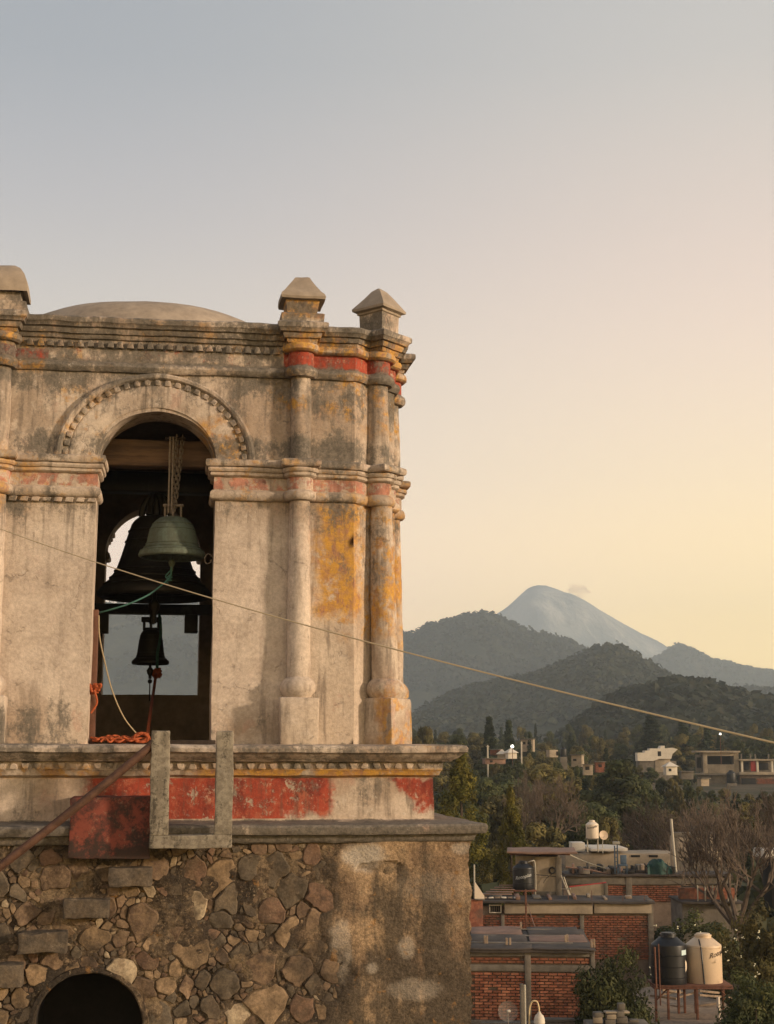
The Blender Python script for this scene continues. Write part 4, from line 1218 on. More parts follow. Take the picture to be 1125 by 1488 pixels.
# ------------------------------------------------------------------ trees
def leaf_fn(c1, c2, c3, s=1.0, tone=True):
    def fn():
        p = world_pos(); r = obj_random()
        a = nz(p, .9 * s, 5, .6); b = nz(p, 5.5 * s, 3, .6)
        c = mix(c1, c2, a.sm(.4, .6)); c = mix(c, c3, b.sm(.56, .66) * .55)
        t_ = attr('tone')
        return mulc(mulc(c, r.sm(0, 1, (.72, 1.25))), t_) if tone else mulc(c, r.sm(0, 1, (.72, 1.25)))
    return fn
def leaf_mat(name, c1, c2, c3, s=1.0, tone=True):
    m = mat(name, leaf_fn(c1, c2, c3, s, tone), .75, spec=.25)
    t = m.node_tree; b = t.nodes['Principled BSDF']
    tr = t.nodes.new('ShaderNodeBsdfTranslucent'); mx = t.nodes.new('ShaderNodeMixShader'); mx.inputs[0].default_value = .28
    src = b.inputs['Base Color'].links[0].from_socket
    t.links.new(src, tr.inputs[0]); t.links.new(b.outputs[0], mx.inputs[1]); t.links.new(tr.outputs[0], mx.inputs[2])
    out = t.nodes['Material Output']; t.links.new(mx.outputs[0], out.inputs[0])
    return m
M['leafA'] = leaf_mat('dark_green_leaves', (.044, .054, .020), (.070, .074, .024), (.12, .105, .033))
M['leafB'] = leaf_mat('olive_green_leaves', (.085, .074, .025), (.13, .105, .032), (.20, .15, .042))
M['leafC'] = leaf_mat('conifer_needles', (.022, .034, .018), (.040, .050, .022), (.065, .065, .028))
M['leafD'] = leaf_mat('yellow_green_cypress_sprays', (.085, .082, .014), (.15, .125, .018), (.24, .18, .025), 1.5)
M['bark'] = plain('brown_bark', (.085, .06, .042), .35, 4, .95, bump=.01)
M['twig'] = plain('grey_brown_twigs', (.10, .074, .055), .3, 4, .95)
M['flower'] = plain('pale_petals', (.70, .66, .45), .1, 6, .8)
def leaf_cloud(rr, centers, size, count, flat=.6, drop=0.0):
    """many small leaf sprays spread in overlapping clumps: centers = (co, rx, rz)"""
    vs, fs, tn = [], [], []
    tones = {id(c): rr.uniform(.6, 1.45) for c in centers}
    wts = [c[1] ** 2 for c in centers]
    pick = rr.choices(centers, wts, k=count)
    for cc in pick:
        c, rx, rz = cc; tn += [tones[id(cc)]] * 2
        u = Vector((rr.gauss(0, 1), rr.gauss(0, 1), rr.gauss(0, 1))).normalized()
        k = rr.random() ** .35
        p = c + Vector((u.x * rx * k, u.y * rx * k, u.z * rz * k))
        n = (u + Vector((rr.uniform(-.5, .5), rr.uniform(-.5, .5), rr.uniform(-.2, .6)))).normalized()
        a = n.orthogonal().normalized(); a.rotate(Matrix.Rotation(rr.uniform(0, 6.3), 3, n)); b = n.cross(a)
        s = size * rr.uniform(.55, 1.35); i = len(vs)
        vs += [p - a * s, p + b * s * flat, p + a * s * 1.1 + n * s * .3, p - b * s * flat]
        fs.append((i, i + 1, i + 2)); fs.append((i, i + 2, i + 3))
    me = bpy.data.meshes.new('foliage'); me.from_pydata([tuple(v) for v in vs], [], fs)
    at_ = me.attributes.new('tone', 'FLOAT', 'FACE'); at_.data.foreach_set('value', tn); return me
def branch_mesh(rr, segs):
    """segs: list of (p0, p1, r0, r1)"""
    vs, fs = [], []
    for p0, p1, r0, r1 in segs:
        t = (p1 - p0).normalized(); a = t.orthogonal().normalized(); b = t.cross(a); i = len(vs)
        sides = 6 if r0 > .08 else 3
        for k in range(sides):
            an = 2 * math.pi * k / sides; o_ = a * math.cos(an) + b * math.sin(an)
            vs.append(tuple(p0 + o_ * r0)); vs.append(tuple(p1 + o_ * r1))
        for k in range(sides):
            k2 = (k + 1) % sides; fs.append((i + 2 * k, i + 2 * k2, i + 2 * k2 + 1, i + 2 * k + 1))
    me = bpy.data.meshes.new('branches'); me.from_pydata(vs, [], fs); return me
def grow(rr, p, d, L, r, depth, segs, tips, spread=.6, up=.15, kids=(2, 3)):
    n = 3
    for i in range(n):
        d2 = (d + Vector((rr.uniform(-.25, .25), rr.uniform(-.25, .25), rr.uniform(-.15, .25)))).normalized()
        q_ = p + d2 * (L / n); segs.append((p, q_, r * (1 - .25 * i / n), r * (1 - .25 * (i + 1) / n))); p, d = q_, d2
        if depth > 0 and i > 0 and rr.random() < .55:
            e = (d + Vector((rr.uniform(-1, 1), rr.uniform(-1, 1), rr.uniform(-.4, .7))) * spread * 1.3).normalized()
            grow(rr, p, e, L * rr.uniform(.45, .7), r * .45, depth - 1, segs, tips, spread, up, kids)
    tips.append(p)
    if depth > 0:
        for _ in range(rr.randint(*kids)):
            e = (d + Vector((rr.uniform(-1, 1), rr.uniform(-1, 1), rr.uniform(-.5, .8) + up)) * spread).normalized()
            grow(rr, p, e, L * rr.uniform(.6, .85), r * .6, depth - 1, segs, tips, spread, up, kids)
PROTO = {}
def set_m(me, m): me.materials.append(m); return me
for k in range(5):      # broadleaf, unit height 10, radius about 4
    rr = random.Random(40 + k); segs, tips = [], []
    grow(rr, Vector((0, 0, 0)), Vector((0, 0, 1)), 3.4, .26, 2, segs, tips, .75, .35)
    cs = []
    wide = rr.uniform(2.6, 3.4)
    for _ in range(24):
        an, h_ = rr.uniform(0, 6.3), rr.random()
        rad = wide * math.sqrt(max(0, 1 - (h_ * 1.6 - .6) ** 2)) * rr.uniform(.45, 1.0)
        cs.append((Vector((rad * math.cos(an), rad * math.sin(an), 2.9 + 5.9 * h_)), rr.uniform(.8, 1.5), rr.uniform(.55, 1.05)))
    cs += [(t, .9, .7) for t in tips if t.z > 3][:14]
    PROTO['broad', k] = (set_m(branch_mesh(rr, segs), M['bark']), leaf_cloud(rr, cs, .21, 7500))
for k in range(3):      # conifer, unit height 10
    rr = random.Random(60 + k); cs = []; segs = [(Vector((0, 0, 0)), Vector((0, 0, 9.6)), .18, .02)]
    lv = 20
    for i in range(lv):
        z_ = 1.3 + 8.4 * i / lv; rad = (1.9 - 1.75 * (i / lv) ** 1.1) * rr.uniform(.8, 1.15)
        for j in range(6):
            an = rr.uniform(0, 6.3); L = rad * rr.uniform(.6, 1.1)
            e = Vector((L * math.cos(an), L * math.sin(an), z_ - L * .22)); segs.append((Vector((0, 0, z_)), e, .04, .01))
            for q_ in (.45, .75, 1.0): cs.append((Vector((0, 0, z_)).lerp(e, q_), .36 * (1.2 - q_ * .4), .30))
    cs.append((Vector((0, 0, 9.75)), .10, .35))
    PROTO['conifer', k] = (set_m(branch_mesh(rr, segs), M['bark']), leaf_cloud(rr, cs, .15, 9000, .4))
for k in range(3):      # columnar cypress
    rr = random.Random(80 + k); cs = []; segs = [(Vector((0, 0, 0)), Vector((0, 0, 7)), .25, .05)]
    for i in range(150):
        h_ = rr.random(); rad = 1.75 * (math.sin(math.pi * min(1, .12 + h_ * .95)) ** .7) * (1.05 - .35 * h_) * rr.uniform(.6, 1.05); an = rr.uniform(0, 6.3)
        cs.append((Vector((rad * math.cos(an), rad * math.sin(an), .6 + 9.0 * h_)), rr.uniform(.22, .42), rr.uniform(.35, .75)))
    PROTO['cypress', k] = (set_m(branch_mesh(rr, segs), M['bark']), leaf_cloud(rr, cs, .10, 15000, .45))
for k in range(3):      # bare tree: low fork, wide tangle of fine twigs
    rr = random.Random(90 + k); segs, tips = [], []
    for j in range(5):
        an = j * 1.257 + rr.uniform(-.4, .4)
        grow(rr, Vector((0, 0, .3)), Vector((.75 * math.cos(an), .75 * math.sin(an), rr.uniform(.55, 1.1))).normalized(), 2.9, .14, 5, segs, tips, .95, .05)
    segs = [t for t in segs if (t[1] - t[0]).length > .02]
    mxr = max(max(abs(t[1].x), abs(t[1].y)) for t in segs) ; mz = max(t[1].z for t in segs)
    fx, fz = 4.6 / mxr, 10.0 / mz
    segs = [(Vector((a_.x * fx, a_.y * fx, 2.6 + a_.z * fz * .74)), Vector((b_.x * fx, b_.y * fx, 2.6 + b_.z * fz * .74)), max(r0, .014), max(r1, .011)) for a_, b_, r0, r1 in segs if rr.random() < .9 or r0 > .03]
    segs.append((Vector((0, 0, 0)), Vector((0, 0, 3.0)), .2, .15))
    PROTO['bare', k] = (set_m(branch_mesh(rr, segs), M['twig']), None)
for k in range(3):      # bush, unit height 10 wide
    rr = random.Random(99 + k); segs, tips = [], []
    for _ in range(6): grow(rr, Vector((rr.uniform(-1, 1), rr.uniform(-1, 1), 0)), Vector((rr.uniform(-.8, .8), rr.uniform(-.8, .8), 1)).normalized(), 3, .08, 2, segs, tips, .6, .2)
    cs = [(Vector((rr.uniform(-2.9, 2.9), rr.uniform(-2.9, 2.9), rr.uniform(.3, 7.2))), rr.uniform(.9, 1.6), rr.uniform(.8, 1.6)) for _ in range(55)]
    cs += [(Vector((rr.gauss(0, 1.2), rr.gauss(0, 1.2), rr.uniform(6, 9))), .7, .9) for _ in range(10)]
    PROTO['bush', k] = (set_m(branch_mesh(rr, segs), M['bark']), leaf_cloud(rr, cs, .17, 20000, .5))
CROWN_COPIES = {}
rt = random.Random(11)
def tree(name, kind, var, base, h, w, leafm, label, group=None, cat='tree', rz=None):
    br, fo = PROTO[kind, var]
    nat = {'broad': 8.4, 'conifer': 4.2, 'cypress': 3.9, 'bare': 8.6, 'bush': 7.5}[kind]
    root = empty(name, base - Vector((0, 0, .15)), rt.uniform(0, 6.28) if rz is None else rz); s = h / 10; sx = w / nat
    root.scale = (sx, sx, s)
    tag(root, label, cat, group)
    link('trunk' if kind != 'bare' else 'branches', br, root)
    if fo is not None:
        me = CROWN_COPIES.get((kind, var, leafm))
        if me is None:
            me = fo.copy(); me.materials.append(M[leafm]); CROWN_COPIES[kind, var, leafm] = me
        link('crown', me, root)
    return root
def tree_px(kind, var, px, top, wpx, d, leafm, label, group=None, name=None, gbase=None, cat='tree'):
    g = P(px, d); zt = z_of(top, d)
    if gbase is not None: g = g.copy(); g.z = z_of(gbase, d)
    return tree(name or {'broad': 'broadleaf_tree', 'conifer': 'conifer_tree', 'cypress': 'cypress_tree', 'bare': 'bare_tree', 'bush': 'bush'}[kind],
                kind, var, g, zt - g.z, wpx / F_PX * d, leafm, label, group, cat)
# the trees one can point to
T = [('cypress', 0, 672, 1082, 110, 74, 'leafD', 'broad yellow green cypress rising just right of the painted tower base'),
     ('cypress', 1, 745, 1137, 66, 68, 'leafD', 'narrow yellow tipped cypress standing in front of the grey bare branches'),
     ('broad', 1, 650, 1165, 130, 84, 'leafA', 'dark shaded tree behind the broad cypress, low beside the tower ledge'),
     ('conifer', 0, 712, 1034, 44, 225, 'leafC', 'tallest pointed conifer above the town, left one of a close pair'),
     ('conifer', 1, 741, 1040, 40, 232, 'leafC', 'right one of the close pair of pointed conifers above the lit lamp'),
     ('conifer', 2, 771, 1058, 20, 240, 'leafC', 'small lone conifer right of the pointed pair'),
     ('broad', 0, 618, 1042, 52, 210, 'leafB', 'light green rounded tree against the hill beside the tower cornice'),
     ('broad', 2, 665, 1058, 48, 215, 'leafA', 'rounded dark tree left of the pointed conifer pair'),
     ('conifer', 2, 948, 1034, 70, 300, 'leafC', 'wide dark conifer standing behind the white chapel'),
     ('conifer', 0, 995, 1042, 58, 305, 'leafC', 'dark conifer between the white chapel and the concrete house'),
     ('conifer', 1, 1030, 1052, 42, 310, 'leafC', 'slim dark conifer just above the concrete house'),
     ('broad', 3, 800, 1100, 120, 150, 'leafB', 'wide olive green tree in the middle of the wooded slope'),
     ('broad', 4, 905, 1095, 128, 135, 'leafA', 'large dark round tree below the white chapel'),
     ('broad', 0, 885, 1172, 60, 100, 'leafB', 'green leafy tree right behind the white tank and dish'),
     ('broad', 2, 835, 1150, 100, 112, 'leafA', 'dark tree behind the corrugated roof hut'),
     ('bush', 0, 712, 1245, 62, 72, 'leafB', 'bright green bush behind the black tank next to the tower wall'),
     ('bush', 1, 895, 1352, 118, 40.5, 'leafA', 'large dark bush in front of the front brick wall, left of the two tanks'),
     ('bush', 2, 1010, 1312, 150, 52, 'leafA', 'dark bush with pale flowers behind the two tanks on the stand'),
     ('bush', 0, 1105, 1290, 130, 47, 'leafB', 'olive bush with yellow flowers at the right edge behind the beige tank'),
     ('bush', 1, 1110, 1390, 130, 41, 'leafA', 'dark low bush at the bottom right corner beside the tank stand'),
     ('bare', 0, 795, 1120, 150, 95, None, 'grey leafless tree between the yellow tipped cypress and the dark tree'),
     ('bare', 1, 958, 1150, 150, 82, None, 'leafless tree left of the tall pale pole'),
     ('bare', 2, 1075, 1135, 270, 57, None, 'largest leafless tree spreading in front of the ruined concrete frame'),
     ('bare', 0, 1120, 1140, 200, 70, None, 'leafless tree at the right edge below the brick house'),
     ('bare', 1, 1020, 1150, 170, 78, None, 'thin leafless tree above the ruined concrete frame'),
     ('bare', 2, 770, 1112, 60, 120, None, 'small leafless tree above the yellow tipped cypress')]
for k, v, px, top, w, d, lm, lab in T:
    tree_px(k, v, px, top, w, d, lm, lab, cat='bush' if k == 'bush' else 'tree')
# flowers on the bushes
for (px, py, d, n, lab, sx_) in ((1000, 1375, 46, 12, 'pale flowers dotted over the bush behind the two tanks', 60), (1085, 1385, 43, 12, 'yellowish flowers dotted over the bush at the right edge', 40)):
    bm = bmesh.new(); rr = random.Random(px)
    for _ in range(n):
        p = at(px + rr.uniform(-sx_, sx_), py + rr.uniform(-45, 45), d + rr.uniform(-.2, .5))
        for k in range(3):
            bmesh.ops.create_icosphere(bm, subdivisions=1, radius=rr.uniform(.012, .026), matrix=Matrix.Translation(p + Vector((rr.uniform(-.04, .04), rr.uniform(-.04, .04), rr.uniform(-.04, .04)))))
    tag(obj('blossom', bm, M['flower']), lab, 'flowers', kind='stuff')
# the wood between and beyond, tree by tree
KEEP = [(920, 992, 1080, 1114, 262), (1008, 1140, 1085, 1146, 268), (735, 762, 1078, 1100, 205), (715, 762, 1080, 1101, 196), (788, 866, 1086, 1106, 189), (1040, 1056, 1060, 1075, 250), (688, 1000, 1190, 1300, 85),
        (975, 1075, 1195, 1300, 70), (688, 960, 1290, 1488, 60), (945, 1060, 1350, 1488, 55), (735, 775, 1040, 1070, 222), (850, 890, 1100, 1118, 150), (980, 1014, 1095, 1130, 170)]
count = 0
WOOD = []
for d, top_lo, top_hi, wpx, step in ((420, 1046, 1064, 30, 24), (350, 1052, 1072, 38, 28), (300, 1060, 1082, 46, 34), (255, 1068, 1090, 54, 38), (215, 1082, 1100, 62, 42), (192, 1098, 1112, 60, 40), (165, 1108, 1128, 74, 44), (140, 1122, 1145, 88, 56), (112, 1145, 1172, 96, 60), (92, 1180, 1212, 84, 60)):
    px = 585 - (100 if d < 200 else 60) + rt.uniform(0, step)
    while px < 1165:
        top = rt.uniform(top_lo, top_hi); w = wpx * rt.uniform(.75, 1.25); dd = d * rt.uniform(.95, 1.05)
        zb = gz(0, dd); pyb = 1100 + (EYE - zb) / dd * F_PX
        hit = any(px + w / 2 > a and px - w / 2 < b and top < c1 and pyb > c0 and dd < kd for a, b, c0, c1, kd in KEEP)
        if not hit:
            kind = 'conifer' if rt.random() < .13 else 'broad'
            lm = 'leafC' if kind == 'conifer' else rt.choice(['leafA', 'leafB'])
            zone = 'far' if d > 280 else ('middle' if d > 160 else 'near')
            WOOD.append((px, top, w * (.5 if kind == 'conifer' else 1), dd, kind, lm, zone))
            count += 1
        px += step * rt.uniform(.6, 1.25)
MARKS = [(640, 'behind the tower edge'), (700, 'above the broad cypress'), (760, 'around the pavilion'), (815, 'below the volcano peak'), (875, 'below the dark hill'), (925, 'left of the chapel'),
         (985, 'around the chapel'), (1050, 'beside the concrete house'), (1300, 'at the right edge')]
NTH = ['leftmost', 'second from left', 'third from left', 'fourth from left', 'fifth from left', 'sixth from left', 'seventh from left', 'eighth from left', 'ninth from left', 'tenth from left']
bins = {}
for t in WOOD: bins.setdefault((t[5], t[6], next(m_ for x_, m_ in MARKS if t[0] < x_)), []).append(t)
for (lm, zone, mark), ts in bins.items():
    ts.sort(key=lambda t: t[0])
    for i, (px, top, w, dd, kind, _, _) in enumerate(ts):
        kd = {'leafC': 'dark conifer', 'leafA': 'dark leafy tree', 'leafB': 'olive leafy tree'}[lm]; zn = {'far': 'small hazy ', 'middle': 'mid-distance ', 'near': 'nearer '}[zone]
        lab = zn + kd + ' ' + mark + (', ' + NTH[min(i, 9)] if len(ts) > 1 else '')
        tree_px(kind, rt.randrange(5 if kind == 'broad' else 3), px, top, w, dd, lm, lab, group='trees of the wooded slope', cat='tree')
# undergrowth filling the gaps, and the woods on the hills: too many to count
def canopy(name, pts, size, m, seed, leaves=26):
    """pts: ground points; each becomes a ragged tuft of foliage"""
    rr = np.random.default_rng(seed); n = len(pts); base = np.array([tuple(p) for p in pts])
    k = leaves
    sz = size * (.35 + 1.15 * rr.random((n, 1, 1)) ** 1.8)
    dirs = rr.normal(size=(n, k, 3)); dirs /= np.linalg.norm(dirs, axis=2, keepdims=True); dirs[:, :, 2] = np.abs(dirs[:, :, 2]) * 1.1
    c = base[:, None, :] + dirs * sz * rr.uniform(.5, 1.0, (n, k, 1))
    nrm = dirs + rr.normal(size=(n, k, 3)) * .45; nrm /= np.linalg.norm(nrm, axis=2, keepdims=True)
    h = rr.normal(size=(n, k, 3)); a = np.cross(nrm, h); a /= np.linalg.norm(a, axis=2, keepdims=True); b = np.cross(nrm, a)
    s = sz * rr.uniform(.28, .55, (n, k, 1))
    quad = np.stack([c - a * s, c + b * s * .8, c + a * s, c - b * s * .8], axis=2).reshape(-1, 3)
    me = bpy.data.meshes.new(name); nq = n * k
    me.from_pydata(quad.tolist(), [], np.arange(nq * 4).reshape(-1, 4).tolist()); me.materials.append(m)
    return tag(link(name, me), kind='stuff')
M['farwood'] = leaf_mat('far_woodland', (.030, .038, .020), (.050, .052, .024), (.095, .08, .045), .05, False)
def hill_pts(fn, n, s0, s1, t0, t1, seed, skip=.0):
    rr = random.Random(seed); out = []
    while len(out) < n:
        s, t = rr.uniform(s0, s1), rr.uniform(t0, t1)
        p = fn(s, t)
        if mn.noise(p * .006) + .5 * mn.noise(p * .019) > .26 + skip and t < .46: continue
        out.append(p)
    return out
canopy('hill_woodland', hill_pts(f_near, 4200, .02, .75, .05, .56, 1), 4.2, M['farwood'], 1, 16)
canopy('hill_woodland', hill_pts(f_mid, 7500, .03, .95, .08, .53, 2), 4.8, M['farwood'], 2, 10)
canopy('hill_woodland', hill_pts(f_left, 7500, .28, .92, .15, .52, 3), 7.0, M['farwood'], 3, 9)
canopy('hill_woodland', hill_pts(f_right, 2600, .05, .62, .2, .52, 4), 9.0, M['farwood'], 4, 10)
canopy('hill_woodland', hill_pts(f_far, 900, .1, .6, .1, .54, 5), 5.0, M['farwood'], 5, 12)
rr = random.Random(5); pts = []
while len(pts) < 3400:
    d = 60 * (1000 / 60) ** rr.random(); px = rr.uniform(400, 1200)
    if d < 90 and 680 < px < 1000: continue
    if any(a - 6 < px < b + 6 and kd * .72 < d < kd * 1.04 for a, b, c0, c1, kd in KEEP): continue
    l = lat_of(px, d); pts.append(W(l, d, gz(l, d)))
canopy('undergrowth', pts, 1.6, M['farwood'], 9, 26)

# ------------------------------------------------------------------ houses and roofs
M['brickm'] = mat('red_clay_brick', lambda: (lambda r, p: (mix(mulc(mix((.22, .078, .045), (.34, .140, .078), nz(p, 3.5, 3, .6).sm(.38, .62)), r.sm(0, 1, (.7, 1.2))), (.12, .055, .04), nz(p, 8, 6, .7).sm(.52, .64) * .7), nz(p, 30, 4, .7) * .004))(obj_random(), world_pos()), .92, spec=.15)
M['brickfar'] = mat('weathered_brick', lambda: (lambda p: (mix(mix((.17, .065, .042), (.25, .10, .06), nz(p, 7, 4, .6).sm(.4, .6)), (.09, .06, .045), nz(p, 1.3, 7, .7).sm(.48, .62) * .8), nz(p, 20, 4, .7) * .006))(world_pos()), .95, spec=.1)
M['mortar'] = plain('grey_mortar', (.15, .11, .08), .35, 3, .95)
M['cement'] = plain('grey_cement', (.14, .12, .095), .4, 1.2, .93, bump=.006)
M['beige'] = plain('beige_cement_render', (.29, .235, .17), .28, .9, .92, bump=.005)
M['white'] = plain('white_wash', (.56, .50, .41), .14, .8, .9)
M['roofdark'] = plain('dark_roof_sheet', (.060, .048, .040), .4, 1.1, .85)
M['roofbrown'] = plain('rusty_roof_sheet', (.20, .12, .085), .35, 1.4, .8)
M['rust'] = plain('rusty_angle_iron', (.13, .055, .032), .4, 8, .8)
M['black'] = plain('black_plastic', (.011, .011, .012), .2, 6, .45, spec=.3, bump=.0)
M['tankbeige'] = plain('beige_plastic', (.56, .42, .28), .08, 3, .5, spec=.4, bump=.0)
M['tankwhite'] = plain('cream_plastic', (.66, .55, .42), .08, 3, .55, bump=.0)
M['dark'] = plain('dark_opening', (.02, .018, .016), .3, 3, .95)
M['red'] = plain('red_door_paint', (.42, .05, .05), .15, 3, .6)
M['blue'] = plain('blue_paint', (.075, .11, .15), .25, 3, .6)
M['teal'] = plain('teal_tarpaulin', (.022, .060, .048), .35, 2, .7)
M['pole'] = plain('pale_painted_pole', (.42, .38, .30), .2, 3, .7)
M['paper'] = plain('pale_blue_label', (.50, .62, .62), .08, 8, .5, bump=0)
M['ink'] = plain('dark_printed_lettering', (.06, .04, .03), .1, 8, .6, bump=0)
M['inkw'] = plain('pale_printed_lettering', (.45, .45, .42), .1, 8, .6, bump=0)
M['straw'] = plain('dry_timber_scraps', (.27, .20, .14), .4, 6, .95)
def em(name, c, s):
    m = bpy.data.materials.new(name); m.use_nodes = True; b = m.node_tree.nodes['Principled BSDF']
    b.inputs['Base Color'].default_value = (*c, 1); b.inputs['Emission Color'].default_value = (*c, 1); b.inputs['Emission Strength'].default_value = s
    return m
M['lamp'] = em('lit_lamp_glass', (1, .93, .80), 9)
class Local:
    """builder in a local frame: x right, y away from the camera, z up, origin at the pixel on a given distance"""
    def __init__(s, name, px, py, d, label, cat, group=None, yaw=0.0):
        p = at(px, py, d); s.px, s.py, s.d = px, py, d; s.k = d / F_PX / math.cos(PITCH) * math.cos(PITCH)
        s.root = empty(name, p, -YAW + yaw); tag(s.root, label, cat, group); s.yaw = yaw
        s.u = (at(px + 1, py, d) - p).length
    def X(s, px): return (px - s.px) * s.u
    def Z(s, py): return (s.py - py) * s.u
    def box(s, name, px0, px1, py0, py1, y0, y1, m, parent=None, bev=.01, rough=0.0, n=(1, 1, 1), metric=False):
        bm = bmesh.new()
        if metric: box(bm, px0, px1, y0, y1, py0, py1, n=n, bev=bev)
        else: box(bm, s.X(px0), s.X(px1), y0, y1, s.Z(py1), s.Z(py0), n=n, bev=bev)
        if rough:
            off = Vector((s.px * .1, s.py * .1, 0))
            for v in bm.verts: v.co += mn.noise_vector(v.co * 1.7 + off) * rough
        return obj(name, bm, M[m], parent or s.root)
    def mesh(s, name, bm, m, parent=None, smooth=40): return obj(name, bm, M[m], parent or s.root, smooth)
def bricks_into(L, parent, x0, x1, z0, z1, ysurf, n_parts, mname, bw=.225, bh=.054, gap=.026):
    """courses of bricks standing proud of the mortar; the first n_parts as objects sharing three meshes"""
    rr = random.Random(int(abs(x0 * 100 + z0 * 10)))
    protos = []
    for k in range(3):
        bm = bmesh.new(); box(bm, -bw / 2, bw / 2, -.02, .05, -bh / 2, bh / 2)
        for v in bm.verts: v.co += mn.noise_vector(v.co * 7 + Vector((k, 0, 0))) * .006
        me = bpy.data.meshes.new('brick'); bmesh.ops.recalc_face_normals(bm, faces=bm.faces[:]); bm.to_mesh(me); bm.free(); me.materials.append(M[mname]); protos.append(me)
    rest = bmesh.new(); made = 0; nr = 0
    z = z1 - bh / 2 - gap; row = 0
    while z > z0:
        x = x0 - (bw / 2 if row % 2 else 0) + bw / 2
        while x < x1:
            xa, xb = max(x0, x - bw / 2), min(x1, x + bw / 2)
            if xb - xa > .06:
                if rr.random() < .985:
                    dy = rr.uniform(-.008, .008)
                    if made < n_parts and xb - xa > bw * .95:
                        o = link('brick', rr.choice(protos), parent); o.location = (x, ysurf + dy, z + rr.uniform(-.003, .003)); made += 1
                    else:
                        box(rest, xa, xb, ysurf - .02 + dy, ysurf + .05, z - bh / 2, z + bh / 2); nr += 1
            x += bw + gap
        z -= bh + gap; row += 1
    if nr:
        me = bpy.data.meshes.new('brickwork'); bmesh.ops.recalc_face_normals(rest, faces=rest.faces[:]); rest.to_mesh(me); me.materials.append(M[mname])
        tag(link('brickwork', me, parent), kind='stuff')
    rest.free()
# 1 front brick building
L = Local('brick_house', 700, 1385, 43, 'front red brick house with grey concrete bands and flat dark roof', 'house', yaw=R(-4))
wl = L.box('wall', 560, 861, 1386, 1640, .05, .35, 'mortar')
bricks_into(L, wl, L.X(690), L.X(762), L.Z(1478), L.Z(1411), .0, 140, 'brickm')
bricks_into(L, wl, L.X(771), L.X(858), L.Z(1478), L.Z(1411), .0, 155, 'brickm')
bricks_into(L, wl, L.X(600), L.X(690), L.Z(1478), L.Z(1411), .0, 0, 'brickm')
bricks_into(L, wl, L.X(600), L.X(762), L.Z(1401), L.Z(1390), .0, 0, 'brickm'); bricks_into(L, wl, L.X(771), L.X(855), L.Z(1401), L.Z(1390), .0, 0, 'brickm')
L.box('concrete_band', 590, 862, 1401, 1410, -.045, .2, 'cement', rough=.01, n=(12, 1, 1)); L.box('concrete_band', 590, 862, 1478, 1490, -.045, .2, 'cement', rough=.01, n=(12, 1, 1))
L.box('concrete_band', 590, 860, 1383, 1389, -.04, .2, 'cement', rough=.01, n=(12, 1, 1))
L.box('concrete_column', 762, 771, 1383, 1640, -.06, .2, 'cement', rough=.008, n=(1, 1, 10)); L.box('concrete_column', 857, 863, 1378, 1640, -.05, .2, 'cement')
rf = L.box('roof', 590, 862, 1379, 1383, -.18, 5.0, 'roofdark', n=(10, 6, 1), rough=.02)
for k, (y0_, y1_) in enumerate(((-.22, 1.5), (1.4, 3.2), (3.1, 5.0))):
    for j in range(3): L.box('roof_sheet', 592 + j * 90, 592 + j * 90 + 92 - k * 6, 1377.0 - k * .5 - (j % 2) * .3, 1378.9 - k * .5, y0_, y1_, 'roofdark' if (k + j) % 3 else 'roofbrown', rf, rough=.035, n=(6, 3, 1), bev=.006)
for yy in (1.0, 2.7, 4.4):
    L.box('roof_batten', 600, 835, 1376, 1377.6, yy, yy + .16, 'cement', rf, bev=.01)
for px_, yy in ((706, .9), (735, .4), (740, .4), (823, 1.2), (826, 1.4), (858, .2), (862, .25), (760, 4.5), (703, .9)):
    L.box('stub_post', px_, px_ + 3.2, 1366, 1378, yy, yy + .08, 'straw', rf, bev=.006)
# 2 long brick building behind
L = Local('brick_house', 735, 1330, 52, 'long brick house with a beige concrete eaves beam behind the front one', 'house', yaw=R(-3))
wl = L.box('wall', 560, 947, 1318, 1560, .04, .35, 'mortar')
bricks_into(L, wl, L.X(695), L.X(842), L.Z(1392), L.Z(1329), .0, 0, 'brickfar'); bricks_into(L, wl, L.X(848), L.X(940), L.Z(1392), L.Z(1329), .0, 0, 'brickfar')
L.box('concrete_column', 842, 848, 1326, 1560, -.05, .2, 'cement', rough=.008, n=(1, 1, 8)); L.box('concrete_column', 728, 733, 1328, 1352, -.05, .2, 'cement'); L.box('concrete_column', 940, 948, 1308, 1560, -.05, .3, 'cement', rough=.01, n=(1, 1, 8))
L.box('eaves_beam', 733, 860, 1313, 1327, -.16, .2, 'beige', rough=.015, n=(8, 1, 1)); L.box('eaves_beam', 862.5, 945, 1313, 1326, -.14, .2, 'beige', rough=.015, n=(6, 1, 1))
L.box('roof', 692, 950, 1309, 1312, -.3, 2.0, 'roofdark', rough=.03, n=(12, 4, 1))
wn = L.box('window', 712, 728, 1316, 1326, -.03, .1, 'dark'); L.box('frame', 711, 729, 1315, 1316.5, -.07, .05, 'white', wn); L.box('frame', 711, 729, 1325.5, 1327, -.07, .05, 'white', wn)
L.box('frame', 711, 712.5, 1316.5, 1325.5, -.07, .05, 'white', wn); L.box('frame', 727.5, 729, 1316.5, 1325.5, -.07, .05, 'white', wn)
for k in range(4): L.box('bar', 715 + k * 3.2, 715.6 + k * 3.2, 1316.5, 1325.5, -.06, -.045, 'iron', wn, bev=.002)
L.box('drain_post', 762.5, 765, 1292, 1357, -.5, -.44, 'rust', bev=.005)
for k in range(5): L.box('roof_board', 700 + k * 7, 745 + k * 3, 1302 - k * 1.4, 1303 - k * 1.4, .5 + k * .5, .7 + k * .5, 'roofbrown', bev=.004, rough=.01)
